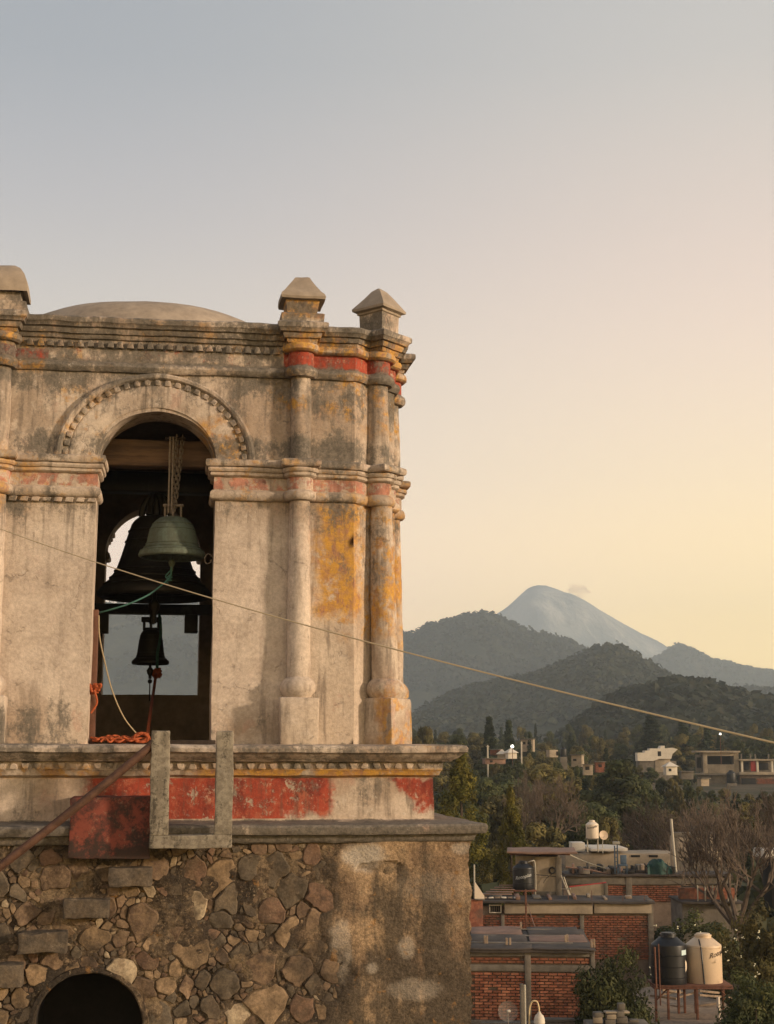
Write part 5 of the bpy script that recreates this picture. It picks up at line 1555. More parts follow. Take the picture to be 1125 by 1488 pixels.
for k in range(6): L.box('scrap', 702 + k * 9, 709 + k * 9, 1305.5, 1307, .3, .5, 'white' if k % 2 else 'straw', bev=.005, rough=.03)
rg = random.Random(5)
for k in range(9):
    px_ = 700 + k * 26 + rg.uniform(-8, 8); hgt = rg.uniform(1.5, 5)
    L.box('roof_clutter', px_, px_ + rg.uniform(3, 13), 1309 - hgt, 1309, rg.uniform(.1, 1.2), rg.uniform(1.3, 1.8), rg.choice(['cement', 'roofbrown', 'straw', 'beige', 'roofdark']), rough=.03, bev=.01)
for px_, h_ in ((860, 14), (905, 11), (936, 16), (826, 9)):
    L.box('rebar', px_, px_ + .7, 1309 - h_, 1309, .1, .13, 'rust', bev=.002)
# grey gable corner beside the tower
L = Local('shed', 697, 1306, 50, 'pale grey triangular shed corner touching the edge of the tower wall', 'shed')
bm = bmesh.new()
tri = [(690, 1284), (692, 1284), (704, 1302), (704, 1306), (690, 1306)]
f0 = [bm.verts.new((L.X(a), 0, L.Z(b))) for a, b in tri]; f1 = [bm.verts.new((L.X(a), .5, L.Z(b))) for a, b in tri]
bm.faces.new(f0); bm.faces.new(f1[::-1])
for i in range(5): bm.faces.new((f0[i], f0[(i + 1) % 5], f1[(i + 1) % 5], f1[i]))
L.mesh('gable', bm, 'tankwhite'); L.box('post', 689, 691, 1258, 1306, .05, .15, 'pole'); L.box('eave', 690, 704.5, 1306, 1308, -.05, .55, 'cement')
L.box('wall', 660, 702, 1308, 1500, .06, .5, 'brickfar', rough=.01)
# roof hut with its thin slab
L = Local('roof_hut', 798, 1309, 55, 'beige roof hut with an overhanging rusty sheet roof and a coil on its wall', 'hut', yaw=R(-5))
L.box('wall', 776, 815, 1247, 1309, 0, 1.6, 'beige', rough=.012, n=(4, 2, 5)); L.box('wall', 750, 777, 1247, 1262, .35, 1.2, 'beige'); L.box('pilaster', 808.5, 817, 1247.5, 1309, -.06, .3, 'cement'); L.box('pilaster', 775.5, 779, 1247.5, 1309, -.05, .2, 'cement')
L.box('blue_stain_band', 780, 808, 1296, 1309, -.012, .02, 'tealwash' if 'tealwash' in M else 'cement')
L.box('roof', 738, 839, 1238.5, 1241, -.7, 2.2, 'roofbrown', rough=.03, n=(10, 3, 1)); L.box('rafter', 742, 830, 1241.2, 1244, -.1, .1, 'rust'); L.box('rafter', 785, 812, 1241.2, 1247, .3, .5, 'dark')
bm = bmesh.new()
for k in range(3): tube(bm, [(L.X(803.5) + (4.6 - k * .35) * L.u * math.cos(t), -.04 - k * .02, L.Z(1266) + (4.6 - k * .35) * L.u * math.sin(t)) for t in [2 * math.pi * i / 18 for i in range(19)]], .022, 5)
L.mesh('cable_coil', bm, 'dark')
bm = bmesh.new(); tube(bm, smooth_pts([(L.X(790), -.05, L.Z(1284)), (L.X(796), -.06, L.Z(1276)), (L.X(803), -.05, L.Z(1271))], 5), .01, 5)
tube(bm, smooth_pts([(L.X(735), -.3, L.Z(1266)), (L.X(775), -.2, L.Z(1271)), (L.X(803), -.06, L.Z(1274)), (L.X(820), -.05, L.Z(1276))], 5), .012, 5); L.mesh('wire', bm, 'dark')
for a_, b_ in (((816, 1273), (827, 1300)), ((820, 1275), (830, 1306)), ((816, 1292), (829, 1291))):
    bm = bmesh.new(); tube(bm, [(L.X(a_[0]), -.1, L.Z(a_[1])), (L.X(b_[0]), -.3, L.Z(b_[1]))], .02, 5); L.mesh('prop', bm, 'pole')
# water tanks
def tank(label, px, py0, py1, wpx, d, m, letters=None, group=None, bands=(.2, .48, .78)):
    L = Local('water_tank', px, py1, d, label, 'water tank', group); H_ = (py1 - py0) * L.u; R_ = wpx / 2 * L.u
    pr = [(.001, 0), (R_ * .97, 0), (R_, H_ * .02)]
    for b_ in bands: pr += [(R_, H_ * (b_ * .76 - .008)), (R_ * .975, H_ * b_ * .76), (R_, H_ * (b_ * .76 + .008))]
    pr += [(R_, H_ * .765), (R_ * .985, H_ * .79), (R_ * .52, H_ * .93), (R_ * .46, H_ * .935), (R_ * .45, H_ * .975), (R_ * .48, H_ * .98), (R_ * .47, H_ * .998), (.001, H_)]
    bm = bmesh.new(); lathe(bm, pr, 36); o = L.mesh('tank_body', bm, m, smooth=35)
    bm = bmesh.new(); lathe(bm, [(.001, H_), (R_ * .40, H_ + .001), (R_ * .38, H_ + R_ * .06), (.001, H_ + R_ * .08)], 20); L.mesh('lid', bm, m)
    return L, H_, R_
def lettering(L, text, size, m, az, z, R_, name='lettering', skew=0.0):
    cu = bpy.data.curves.new(name, 'FONT'); cu.body = text; cu.size = size; cu.align_x = 'CENTER'; cu.extrude = .003; cu.shear = skew
    t = bpy.data.objects.new('tmp_text', cu); col.objects.link(t)
    dg = bpy.context.evaluated_depsgraph_get(); me = bpy.data.meshes.new_from_object(t.evaluated_get(dg)); bpy.data.objects.remove(t)
    for v in me.vertices:
        a_ = az + v.co.x / R_; zz = z + v.co.y + (v.co.x * .22 if skew else 0); rr_ = R_ + .006 + v.co.z
        v.co = Vector((rr_ * math.sin(a_), -rr_ * math.cos(a_), zz))
    me.materials.clear(); me.materials.append(M[m])
    return link(name, me, L.root)
LA, H_, R_ = tank('black ribbed plastic water tank on the iron stand, with a pale blue label', 973, 1359, 1430, 51, 43.5, 'black')
bm = bmesh.new(); grid(bm, lambda s, t: ((R_ + .008) * math.sin(.62 + .5 * s), -(R_ + .008) * math.cos(.62 + .5 * s), H_ * (.60 + .10 * t)), 5, 3); LA.mesh('label_sticker', bm, 'paper')
bm = bmesh.new(); grid(bm, lambda s, t: ((R_ + .008) * math.sin(.95 + .35 * s * math.sin(math.pi * t)), -(R_ + .008) * math.cos(.95 + .35 * s * math.sin(math.pi * t)), H_ * (.26 + .24 * t)), 4, 6); LA.mesh('label_sticker', bm, 'tankwhite')
LB, H_, R_ = tank('beige plastic water tank on the iron stand, beside the black one', 1024, 1360, 1428, 52, 43.7, 'tankbeige', bands=(.97,))
lettering(LB, 'Rotoplas', .20, 'ink', .80, H_ * .60, R_, skew=.3)
bm = bmesh.new(); tube(bm, [(R_ * .05 - R_ * .25, -R_ * .99, 0), (-R_ * .27, -R_ * .99, H_ * .4), (-R_ * .33, -R_ * .98, H_ * .74), (-R_ * .36, -R_ * .6, H_ * .92)], .022, 6); LB.mesh('pipe', bm, 'black')
LC, H_, R_ = tank('small cream water tank on a stand beside the satellite dish', 861, 1193, 1218, 18.5, 70, 'tankwhite', bands=(.97,))
lettering(LC, 'Rotoplas', .15, 'ink', -.12, H_ * .58, R_, skew=.2)
for a_ in (-1, 1): LC.box('stand_leg', 861 + a_ * 7.5 - .8, 861 + a_ * 7.5 + .8, 1219, 1238, -.1, 0, 'pole', bev=.006)
LC.box('stand_top', 852, 870, 1218, 1219.5, -.3, .4, 'cement')
LD, H_, R_ = tank('black water tank standing on the roof beside the beige hut', 761, 1253, 1292, 31, 54, 'black', bands=(.3, .6, .95))
lettering(LD, 'Rotoplas', .17, 'inkw', -.1, H_ * .42, R_, skew=.2)
bm = bmesh.new(); tube(bm, smooth_pts([(R_ * .2, 0, H_ * .93), (R_ * .8, -.1, H_ * 1.03), (R_ * 1.1, 0, H_ * .95), (R_ * 1.15, 0, H_ * .2), (R_ * 1.1, 0, -.2)], 6), .02, 6); LD.mesh('pipe', bm, 'pole')
LD.box('stand_beam', 745, 778, 1292.3, 1294, -.5, .5, 'rust'); LD.box('stand_post', 761, 764, 1294, 1309, -.1, .1, 'rust'); LD.box('stand_post', 747, 749, 1294, 1309, .2, .35, 'rust'); LD.box('stand_post', 774, 776, 1294, 1309, .2, .35, 'rust')
# iron stand for the two big tanks
L = Local('tank_stand', 1000, 1431, 43.6, 'rusty angle iron stand carrying the black and the beige tanks', 'stand')
L.box('platform', 945, 1059, 1430.3, 1433, -.62, .62, 'rust'); L.box('platform', 946, 1058, 1427.5, 1430.2, -.60, .60, 'rust')
for px_, y_ in ((946, -.6), (964, -.55), (1005, -.6), (989, .5), (998, .5), (1014, .5)): L.box('leg', px_, px_ + 3.3, 1433, 1505, y_, y_ + .07, 'rust', bev=.004)
L.box('leg', 1055, 1058.5, 1433, 1458, .5, .57, 'rust', bev=.004); L.box('leg', 1055, 1058, 1433, 1500, .56, .62, 'rust', bev=.004)
for a_, b_ in (((1040, 1434), (1057, 1450)), ((948, 1450), (964, 1434))):
    bm = bmesh.new(); tube(bm, [(L.X(a_[0]), -.5, L.Z(a_[1])), (L.X(b_[0]), -.5, L.Z(b_[1]))], .02, 4); L.mesh('brace', bm, 'rust')
bm = bmesh.new(); tube(bm, [(L.X(947), -.66, L.Z(1374)), (L.X(948), -.66, L.Z(1431))], .028, 5); tube(bm, [(L.X(953), -.62, L.Z(1370)), (L.X(953.5), -.62, L.Z(1455))], .02, 5); L.mesh('ladder_rail', bm, 'rust')
# white tin roofed house behind
L = Local('white_house', 850, 1256, 74, 'low white rooftop building with dark slots behind the cream tank', 'house')
L.box('wall', 822, 985, 1241, 1262, .1, 3, 'beige', rough=.02, n=(6, 1, 2)); L.box('roof', 858, 912, 1233, 1237, -.3, 3, 'white', rough=.05, n=(6, 3, 1)); L.box('wall', 833, 852, 1226, 1238, .3, 1.5, 'white')
for px_ in (918, 944): L.box('window_slot', px_, px_ + 13, 1243, 1246, .06, .2, 'dark')
L.box('wall', 820, 1000, 1258, 1400, .15, 4, 'cement')
L = Local('satellite_dish', 877, 1214, 69, 'small orange lit satellite dish right of the cream tank', 'satellite dish')
bm = bmesh.new(); lathe(bm, [(.001, .0), (.08, .006), (.15, .022), (.205, .045), (.21, .05), (.15, .03), (.001, .012)], 24); bm.transform(Matrix.Rotation(R(75), 4, 'X') @ Matrix.Rotation(R(12), 4, 'Y')); L.mesh('dish', bm, 'tankbeige')
bm = bmesh.new(); tube(bm, [(0, .05, -.05), (-.03, .1, -.35), (-.03, .1, -.8)], .018, 5); L.mesh('mast', bm, 'pole')
bm = bmesh.new(); tube(bm, [(0, 0, -.15), (.02, -.22, 0)], .008, 4); L.mesh('feed_arm', bm, 'pole')
# back wall with dark roof clutter
L = Local('back_wall', 960, 1312, 62, 'weathered brick and cement wall with dark roof clutter behind the brick houses', 'wall')
wl = L.box('wall', 820, 1062, 1276, 1440, .05, .4, 'mortar')
bricks_into(L, wl, L.X(884), L.X(910), L.Z(1309), L.Z(1287), .0, 0, 'brickfar'); bricks_into(L, wl, L.X(919), L.X(990), L.Z(1309), L.Z(1287), .0, 0, 'brickfar')
L.box('cement_band', 822, 1062, 1275, 1286, -.05, .2, 'cement', rough=.03, n=(14, 1, 1)); L.box('pilaster', 910, 919, 1275, 1340, -.07, .2, 'cement')
L.box('roof', 820, 1064, 1271, 1274.5, -.2, 1.6, 'roofdark', rough=.06, n=(16, 3, 1))
bm = bmesh.new(); tube(bm, [(L.X(823), -.1, L.Z(1261)), (L.X(862), -.1, L.Z(1266)), (L.X(890), -.1, L.Z(1272)), (L.X(950), -.1, L.Z(1274))], .035, 5); L.mesh('ridge_pipe', bm, 'roofbrown')
for k in range(13): L.box('roof_clutter', 830 + k * 12, 838 + k * 12 + (k % 3) * 3, 1265 + (k * 7) % 5, 1271, .1 + (k % 4) * .5, .6 + (k % 4) * .5, ('roofdark', 'cement', 'roofbrown', 'roofdark', 'straw')[k % 5], rough=.05)
L = Local('parapet_wall', 856, 1303, 57, 'low white parapet wall with a red top edge right of the roof hut', 'wall')
bm = bmesh.new(); q_ = [(828, 1290), (882, 1284), (882, 1303), (828, 1303)]
for yy in (0, .18):
    vs = [bm.verts.new((L.X(a), yy, L.Z(b))) for a, b in q_]; bm.faces.new(vs)
bm.verts.ensure_lookup_table()
for i in range(4): bm.faces.new((bm.verts[i], bm.verts[(i + 1) % 4], bm.verts[4 + (i + 1) % 4], bm.verts[4 + i]))
L.mesh('wall', bm, 'beige')
bm = bmesh.new(); tube(bm, [(L.X(828), .05, L.Z(1289.5)), (L.X(882), .05, L.Z(1283.5))], .03, 5); L.mesh('red_coping', bm, 'red')
L.box('end_post', 878.5, 883.5, 1284, 1305, -.05, .2, 'cement')
L = Local('rooftop_clutter', 930, 1271, 61.5, 'jumble of boards and boxes on the back roof beside the ladder', 'clutter')
rg = random.Random(8)
for k in range(26):
    px_ = 836 + k * 5.6 + rg.uniform(-2, 2); hgt = rg.uniform(3, 14)
    L.box('board', px_, px_ + rg.uniform(2, 12), 1271 - hgt, 1271, rg.uniform(.2, .8), rg.uniform(.85, 1.4), rg.choice(['cement', 'roofbrown', 'straw', 'roofdark', 'dark', 'cement', 'beige']), rough=.05, bev=.01)
# blue step ladder and odds on the roof
L = Local('step_ladder', 899, 1270, 60, 'pale blue step ladder standing on the back roof', 'ladder')
for px_ in (893.5, 897.5): L.box('rail', px_, px_ + 1.6, 1226 if px_ > 895 else 1230, 1270, 0, .06, 'blue', bev=.004)
for k in range(6): L.box('rung', 895, 897.5, 1234 + k * 6, 1235 + k * 6, .01, .05, 'blue', bev=.003)
L.box('tray', 892, 902, 1224, 1228, -.05, .1, 'pole')
L = Local('plastic_chair', 907, 1270, 60.5, 'blue grey plastic chair next to the step ladder', 'chair')
L.box('seat', 901, 913, 1257, 1259, 0, .35, 'blue'); L.box('backrest', 904, 913, 1244, 1257, .3, .36, 'blue')
for px_, y_ in ((901, 0), (911.5, 0), (901, .32), (911.5, .32)): L.box('leg', px_, px_ + 1.2, 1259, 1270, y_, y_ + .04, 'blue', bev=.003)
L = Local('tarpaulin', 960, 1271, 60, 'teal green tarpaulin heap left of the pale pole', 'tarpaulin')
bm = bmesh.new(); grid(bm, lambda s, t: (L.X(942 + 36 * s), .1 + .5 * t + .08 * math.sin(s * 9), .15 + (.55 * math.sin(math.pi * min(1, s * .9 + .1)) + .10 * math.sin(s * 21 + t * 4)) * (1 - .35 * t) * (.4 + .6 * t ** .3)), 22, 8)
grid(bm, lambda s, t: (L.X(942 + 36 * s), .1 + .08 * math.sin(s * 9) - .05 * (1 - t), (.15 + (.55 * math.sin(math.pi * min(1, s * .9 + .1)) + .10 * math.sin(s * 21)) * .4) * t), 22, 6)
L.mesh('sheet', bm, 'teal')
# ruin of concrete posts
L = Local('ruined_house', 1020, 1271, 65, 'unfinished grey concrete frame house behind the bare branches', 'house')
for px_ in (982, 1006, 1027, 1053): L.box('column', px_, px_ + 6, 1216, 1310, 0, .25, 'cement', rough=.015, n=(1, 1, 5))
L.box('beam', 980, 1061, 1211, 1218, -.04, .3, 'cement', rough=.02, n=(8, 1, 1)); L.box('back_wall', 984, 1058, 1218, 1300, 1.2, 1.4, 'beige', rough=.02, n=(5, 1, 3))
L.box('infill_wall', 982, 1058, 1252, 1300, .02, .2, 'cement', rough=.03, n=(7, 1, 3)); L.box('door_leaf', 1008, 1026, 1224, 1262, .3, .36, 'beige')
L = Local('roofed_shed', 1035, 1312, 58, 'dark shed with a lean-to roof and rail posts under the bare tree', 'shed')
L.box('roof', 990, 1080, 1310, 1313, -.3, 2.5, 'roofdark', rough=.03, n=(6, 3, 1)); L.box('wall', 992, 1078, 1313, 1420, .1, 2.4, 'cement'); L.box('rail', 1012, 1072, 1285, 1287, 0, .06, 'cement'); L.box('wall', 994, 1076, 1294, 1310, .8, 1.1, 'brickfar')
for k in range(6): L.box('rail_post', 1014 + k * 11, 1015.6 + k * 11, 1287, 1310, 0, .06, 'pole', bev=.004)
L = Local('pole', 983, 1290, 63, 'tall pale slightly leaning pole beside the concrete frame', 'pole')
bm = bmesh.new(); tube(bm, [(L.X(986), 0, L.Z(1310)), (L.X(981), 0, L.Z(1235)), (L.X(978.5), 0, L.Z(1192))], .055, 8); L.mesh('shaft', bm, 'pole')
L = Local('white_cistern', 1122, 1240, 66, 'white rooftop structure at the right edge behind the bare tree', 'cistern')
L.box('wall', 1110, 1150, 1236, 1248, 0, 2, 'white', rough=.03, n=(4, 1, 1)); L.box('wall', 1120, 1150, 1248, 1320, .1, 1.5, 'dark')
# concrete house on the right
L = Local('concrete_house', 1045, 1125, 270, 'grey unfinished concrete house with a wide window opening, above the bare trees', 'house', yaw=R(-6))
hw_ = L.box('upper_wall', 1023, 1029, 1094, 1124, 0, 6, 'beige'); L.box('upper_wall', 1067, 1074, 1094, 1124, 0, 6, 'beige'); L.box('upper_wall', 1029, 1067, 1094, 1099, 0, .4, 'beige'); L.box('upper_wall', 1029, 1067, 1111, 1124, 0, .4, 'beige')
L.box('back_wall', 1023, 1074, 1100, 1124, 4, 4.4, 'cement'); L.box('side_wall', 1013, 1023, 1097, 1122, 1.2, 1.7, 'cement'); L.box('side_opening', 1015, 1021, 1101, 1116, 1.0, 1.22, 'dark'); L.box('roof_slab', 1012, 1076, 1091.5, 1094, -.6, 7, 'beige', rough=.1, n=(8, 2, 1))
L.box('floor_slab', 1000, 1125, 1124, 1126.5, -.8, 7, 'cement', rough=.08, n=(8, 2, 1)); L.box('lower_wall', 1006, 1062, 1126.5, 1180, .3, 5, 'cement', rough=.1, n=(6, 1, 2)); L.box('dark_interior', 1031, 1066, 1099, 1111, 2.6, 3, 'dark')
L = Local('brick_house', 1100, 1125, 268, 'roof terrace house with a red door and a brick ground floor at the right edge', 'house', yaw=R(-6))
L.box('parapet', 1075, 1135, 1122, 1126, -.4, 5, 'beige'); L.box('slab', 1075, 1128, 1103.5, 1106, -.4, 5, 'beige', rough=.08, n=(6, 1, 1)); L.box('back_wall', 1076, 1124, 1106, 1122, 2.0, 2.4, 'cement')
for px_ in (1078, 1100, 1121): L.box('column', px_, px_ + 3, 1106, 1122, 0, .4, 'white')
L.box('door', 1092.5, 1099.5, 1106, 1121, .5, .7, 'red'); L.box('window', 1082, 1091, 1108, 1119, 1.8, 2.0, 'dark'); L.box('window', 1104, 1119, 1109, 1119, 1.8, 2.0, 'dark')
for px_ in (1079, 1092, 1099, 1118, 1134): L.box('rebar_post', px_, px_ + 2, 1096, 1103.5, 1.0, 1.3, 'cement')
wl = L.box('wall', 1076, 1135, 1126.5, 1180, .3, 4, 'mortar'); L.box('opening', 1078, 1098, 1131, 1148, .0, .35, 'dark')
bm = bmesh.new()
for r_ in range(7):
    for c_ in range(9):
        x_ = 1100 + c_ * 3.6 + (1.8 if r_ % 2 else 0); box(bm, L.X(x_), L.X(x_ + 3.3), .15, .4, L.Z(1133.5 + r_ * 2.4), L.Z(1131.5 + r_ * 2.4))
tag(L.mesh('brickwork', bm, 'brickfar', wl), kind='stuff')
LT, H_, R_ = tank('black water tank between the concrete house and the terrace house', 1063, 1120, 1138, 13, 262, 'black', bands=(.5,))
LT.box('support', 1056, 1070, 1138, 1160, -.6, .6, 'cement')
# white chapel and the far houses
L = Local('white_chapel', 952, 1112, 262, 'white chapel with stepped gable and one arched opening among the trees', 'chapel')
bm = bmesh.new(); g_ = [(927, 1094), (938, 1094), (938, 1091), (945, 1091), (945, 1088), (960, 1088), (962, 1084), (967, 1084), (967, 1088), (978, 1087), (986, 1089), (978, 1096), (976, 1103), (958, 1103), (950, 1106), (927, 1106)]
fr_ = [bm.verts.new((L.X(a), 0, L.Z(b))) for a, b in g_]; bk_ = [bm.verts.new((L.X(a), 2.5, L.Z(b))) for a, b in g_]
bm.faces.new(fr_); bm.faces.new(bk_[::-1])
for i in range(len(g_)): bm.faces.new((fr_[i], fr_[(i + 1) % len(g_)], bk_[(i + 1) % len(g_)], bk_[i]))
L.mesh('gable_wall', bm, 'white'); L.box('arched_opening', 956.5, 961.5, 1092, 1099, -.03, .1, 'dark', bev=.02); L.box('annexe', 953, 975, 1102, 1122, .4, 3, 'beige'); L.box('wall', 930, 984, 1106, 1150, .5, 4, 'cement')
yr = random.Random(77)
def far_house(px0, px1, py0, py1, d, wall, label, roof=None, wins=(), low=2.5, name='house'):
    L = Local(name, (px0 + px1) / 2, py1, d, label, 'house', yaw=yr.uniform(-.6, .6)); w = L.box('wall', px0, px1, py0, py1 + low, 0, (px1 - px0) * L.u * .7, wall, rough=.03, n=(3, 1, 2))
    if roof == 'flat': L.box('roof', px0 - 1, px1 + 1, py0 - 1.4, py0 - .05, -.3, (px1 - px0) * L.u * .75, 'cement')
    if roof == 'gable':
        bm = bmesh.new(); xs_ = (L.X(px0 - 2), L.X((px0 + px1) / 2), L.X(px1 + 2)); D_ = (px1 - px0) * L.u * .8
        zt, zb = L.Z(py0 - 7), L.Z(py0 + .1)
        ap = bm.verts.new((xs_[1], D_ / 2, zt)); c_ = [bm.verts.new(v) for v in ((xs_[0], -.3, zb), (xs_[2], -.3, zb), (xs_[2], D_ + .3, zb), (xs_[0], D_ + .3, zb))]
        bm.faces.new(c_)
        for i in range(4): bm.faces.new((c_[i], c_[(i + 1) % 4], ap))
        L.mesh('roof', bm, 'white', smooth=0)
    for a, b, c, d_ in wins: L.box('window', a, b, c, d_, -.04, .15, 'dark')
    return L
far_house(738, 752, 1094, 1100, 205, 'white', 'small white pavilion with a pyramid roof under the lit lamp', 'gable')
far_house(723, 735, 1096, 1101, 206, 'beige', 'tiny pale hut left of the pavilion', 'gable')
far_house(757, 775, 1075, 1090, 240, 'beige', 'pale two window house behind the conifers', 'flat', ((760, 764, 1078, 1082), (767, 772, 1078, 1082)))
far_house(798, 812, 1090, 1098, 200, 'beige', 'pale house front beside the dark tank in the woods', None, ((809, 812, 1092, 1098),))
far_house(830, 846, 1098, 1112, 190, 'beige', 'beige square house in the middle of the wood', 'flat', ((833, 838, 1103, 1106),))
far_house(848, 862, 1112, 1124, 170, 'beige', 'pale house with stacked terraces beside the beige square one', 'flat', ((851, 857, 1114, 1119),))
far_house(866, 880, 1108, 1120, 175, 'brickfar', 'reddish house half hidden by the large dark tree', 'flat', ((870, 875, 1111, 1115),))
far_house(705, 735, 1103, 1108, 190, 'roofbrown', 'long low brown roofed house below the pavilion', 'flat', ((712, 716, 1105, 1108),))
far_house(712, 727, 1090, 1095, 215, 'brickfar', 'small reddish house left of the pavilion', 'flat')
far_house(968, 985, 1114, 1124, 200, 'white', 'white roofed house directly below the chapel', 'gable', ((972, 976, 1117, 1121),))
far_house(990, 1008, 1122, 1130, 210, 'cement', 'low grey house left of the concrete house', 'flat')
far_house(1018, 1032, 1132, 1140, 200, 'beige', 'pale house wall just below the concrete house', 'flat')
LE, H_, R_ = tank('dark tank on a roof beside the pale house front in the woods', 819, 1086, 1100, 9, 195, 'black', bands=(.5,))
LE.box('support', 814, 824, 1100, 1118, -.4, .4, 'cement')
FEET = [(738, 1101, 190, 'below the pavilion'), (722, 1103, 186, 'left below the pavilion'), (758, 1098, 188, 'right below the pavilion'), (768, 1088, 225, 'below the two window house'), (752, 1090, 224, 'left of the two window house'), (797, 1099, 182, 'below the pale house front'),
        (812, 1100, 180, 'below the dark tank in the wood'), (830, 1111, 172, 'below the beige square house'), (848, 1121, 158, 'below the terraced pale house'), (866, 1121, 160, 'below the reddish house'), (882, 1112, 165, 'right of the reddish house'),
        (786, 1104, 176, 'left below the pale house front'), (842, 1104, 176, 'right of the beige square house'), (930, 1108, 240, 'at the left foot of the chapel'), (946, 1112, 235, 'at the foot of the chapel'), (985, 1106, 238, 'at the right foot of the chapel'),
        (963, 1125, 185, 'below the white roofed house'), (978, 1124, 184, 'right below the white roofed house'), (1000, 1128, 195, 'below the low grey house'), (1018, 1139, 180, 'below the pale wall'), (1036, 1143, 178, 'below the concrete house'),
        (1054, 1142, 190, 'under the black tank by the concrete house'), (1072, 1146, 176, 'under the left end of the terrace house'), (1092, 1148, 170, 'under the brick wall of the terrace house'), (1112, 1147, 180, 'under the right end of the terrace house'), (1128, 1146, 172, 'at the frame edge under the terrace house'),
        (1006, 1137, 160, 'left of the pale wall'), (988, 1134, 158, 'in front of the low grey house'), (1045, 1158, 130, 'in front of the trees under the concrete house'), (1085, 1160, 132, 'in front of the trees under the terrace house'), (1118, 1158, 128, 'in front at the right edge under the terrace house')]
for k, (px_, top_, d_, wh) in enumerate(FEET):
    lm_ = ('leafA', 'leafB')[k % 2]
    tree_px('broad', k % 5, px_, top_, (22 if d_ > 150 else 40) + (k * 7) % 9, d_, lm_, ('dark' if lm_ == 'leafA' else 'olive') + ' leafy tree ' + wh, group='trees of the wooded slope')
# lamps that are lit
for px_, py_, d_, lab, post in ((745, 1085, 203, 'lit white street lamp shining above the pavilion roof', 22), (1048, 1067, 240, 'lit lamp like a bright dot above the concrete house', 34)):
    L = Local('street_lamp', px_, py_ + post, d_, lab, 'street lamp'); u_ = L.u
    bm = bmesh.new(); tube(bm, [(0, 0, -1), (0, 0, post * u_ - .1)], .045, 6); L.mesh('post', bm, 'rust')
    bm = bmesh.new(); bmesh.ops.create_icosphere(bm, subdivisions=2, radius=.20 if px_ < 900 else .14, matrix=Matrix.Translation((0, 0, post * u_))); L.mesh('globe', bm, 'lamp')
for px_, top_, bot_, d_, lab in ((709, 1083, 1110, 190, 'thin pale utility pole left of the pavilion'), (758, 1078, 1100, 200, 'thin utility pole right of the pavilion')):
    L = Local('utility_pole', px_, bot_, d_, lab, 'pole'); bm = bmesh.new(); tube(bm, [(0, 0, -2), (0, 0, (bot_ - top_) * L.u)], .11, 6); L.mesh('shaft', bm, 'pole'); L.box('crossarm', px_ - 2.5, px_ + 2.5, top_ + 2, top_ + 2.8, -.05, .05, 'pole')
# pylon on the far ridge
L = Local('pylon', 1070, 1012, 1990, 'tiny lattice power pylon on the hazy ridge at the right', 'pylon'); bm = bmesh.new()
for a_, b_ in (((1066, 1014), (1069.4, 992)), ((1074, 1014), (1070.6, 992)), ((1067, 1008), (1073.6, 1002)), ((1073, 1008), (1067, 1002)), ((1064, 998), (1076, 998)), ((1065, 994), (1075, 994)), ((1064, 998), (1070, 992)), ((1076, 998), (1070, 992))):
    tube(bm, [(L.X(a_[0]), 0, L.Z(a_[1])), (L.X(b_[0]), 0, L.Z(b_[1]))], .34, 4)
L.mesh('lattice', bm, 'dark')
# things at the bottom edge: pipe post, goose neck lamp, clear dish, block pile, scraps
L = Local('pipe_post', 762, 1500, 39, 'grey square post with a pale pipe in front of the brick wall', 'post')
L.box('post', 757, 762, 1433, 1560, 0, .14, 'cement'); L.box('pipe', 762.3, 765.5, 1434, 1560, .03, .10, 'pole', bev=.02)
L = Local('yard_lamp', 784, 1488, 38, 'white bell shaped yard lamp on a curved yellow neck', 'lamp')
bm = bmesh.new(); lathe(bm, [(.001, .30), (.03, .29), (.05, .24), (.10, .20), (.13, .12), (.14, .02), (.12, .0), (.001, .02)], 20); L.mesh('shade', bm, 'white')
bm = bmesh.new(); tube(bm, smooth_pts([(0, 0, .28), (-.01, 0, .40), (-.05, 0, .52), (-.14, 0, .54), (-.2, .02, .46), (-.24, .05, .2), (-.25, .05, -1)], 6), .022, 6); L.mesh('neck', bm, 'cable')
L.box('bracket', 781, 788, 1488.5, 1510, -.03, .03, 'cement')
def glassy(name, c):
    m = bpy.data.materials.new(name); m.use_nodes = True; b = m.node_tree.nodes['Principled BSDF']
    b.inputs['Base Color'].default_value = (*c, 1); b.inputs['Alpha'].default_value = .28; b.inputs['Roughness'].default_value = .3; return m
M['clear'] = glassy('clear_mesh_dish', (.35, .32, .28))
L = Local('mesh_dish', 738, 1470, 40, 'see-through mesh satellite dish in front of the brick wall', 'satellite dish')
bm = bmesh.new(); lathe(bm, [(.001, .0), (.10, .01), (.2, .035), (.26, .06)], 24); bm.transform(Matrix.Rotation(R(78), 4, 'X')); L.mesh('dish', bm, 'clear')
bm = bmesh.new(); tube(bm, [(0, .04, 0), (.02, .08, -.5), (.02, .08, -1.5)], .015, 5); L.mesh('mast', bm, 'cement'); L.box('feed', 736, 741, 1466, 1469, -.25, -.15, 'white')
L = Local('wall_coping', 840, 1486, 41, 'grey low coping wall along the bottom under the bush', 'wall')
L.box('coping', 786, 862, 1482, 1486, 0, .3, 'cement', rough=.02, n=(6, 1, 1)); L.box('wall', 700, 870, 1486.5, 1560, .02, .28, 'cement', rough=.02, n=(6, 1, 2))
rb = random.Random(21)
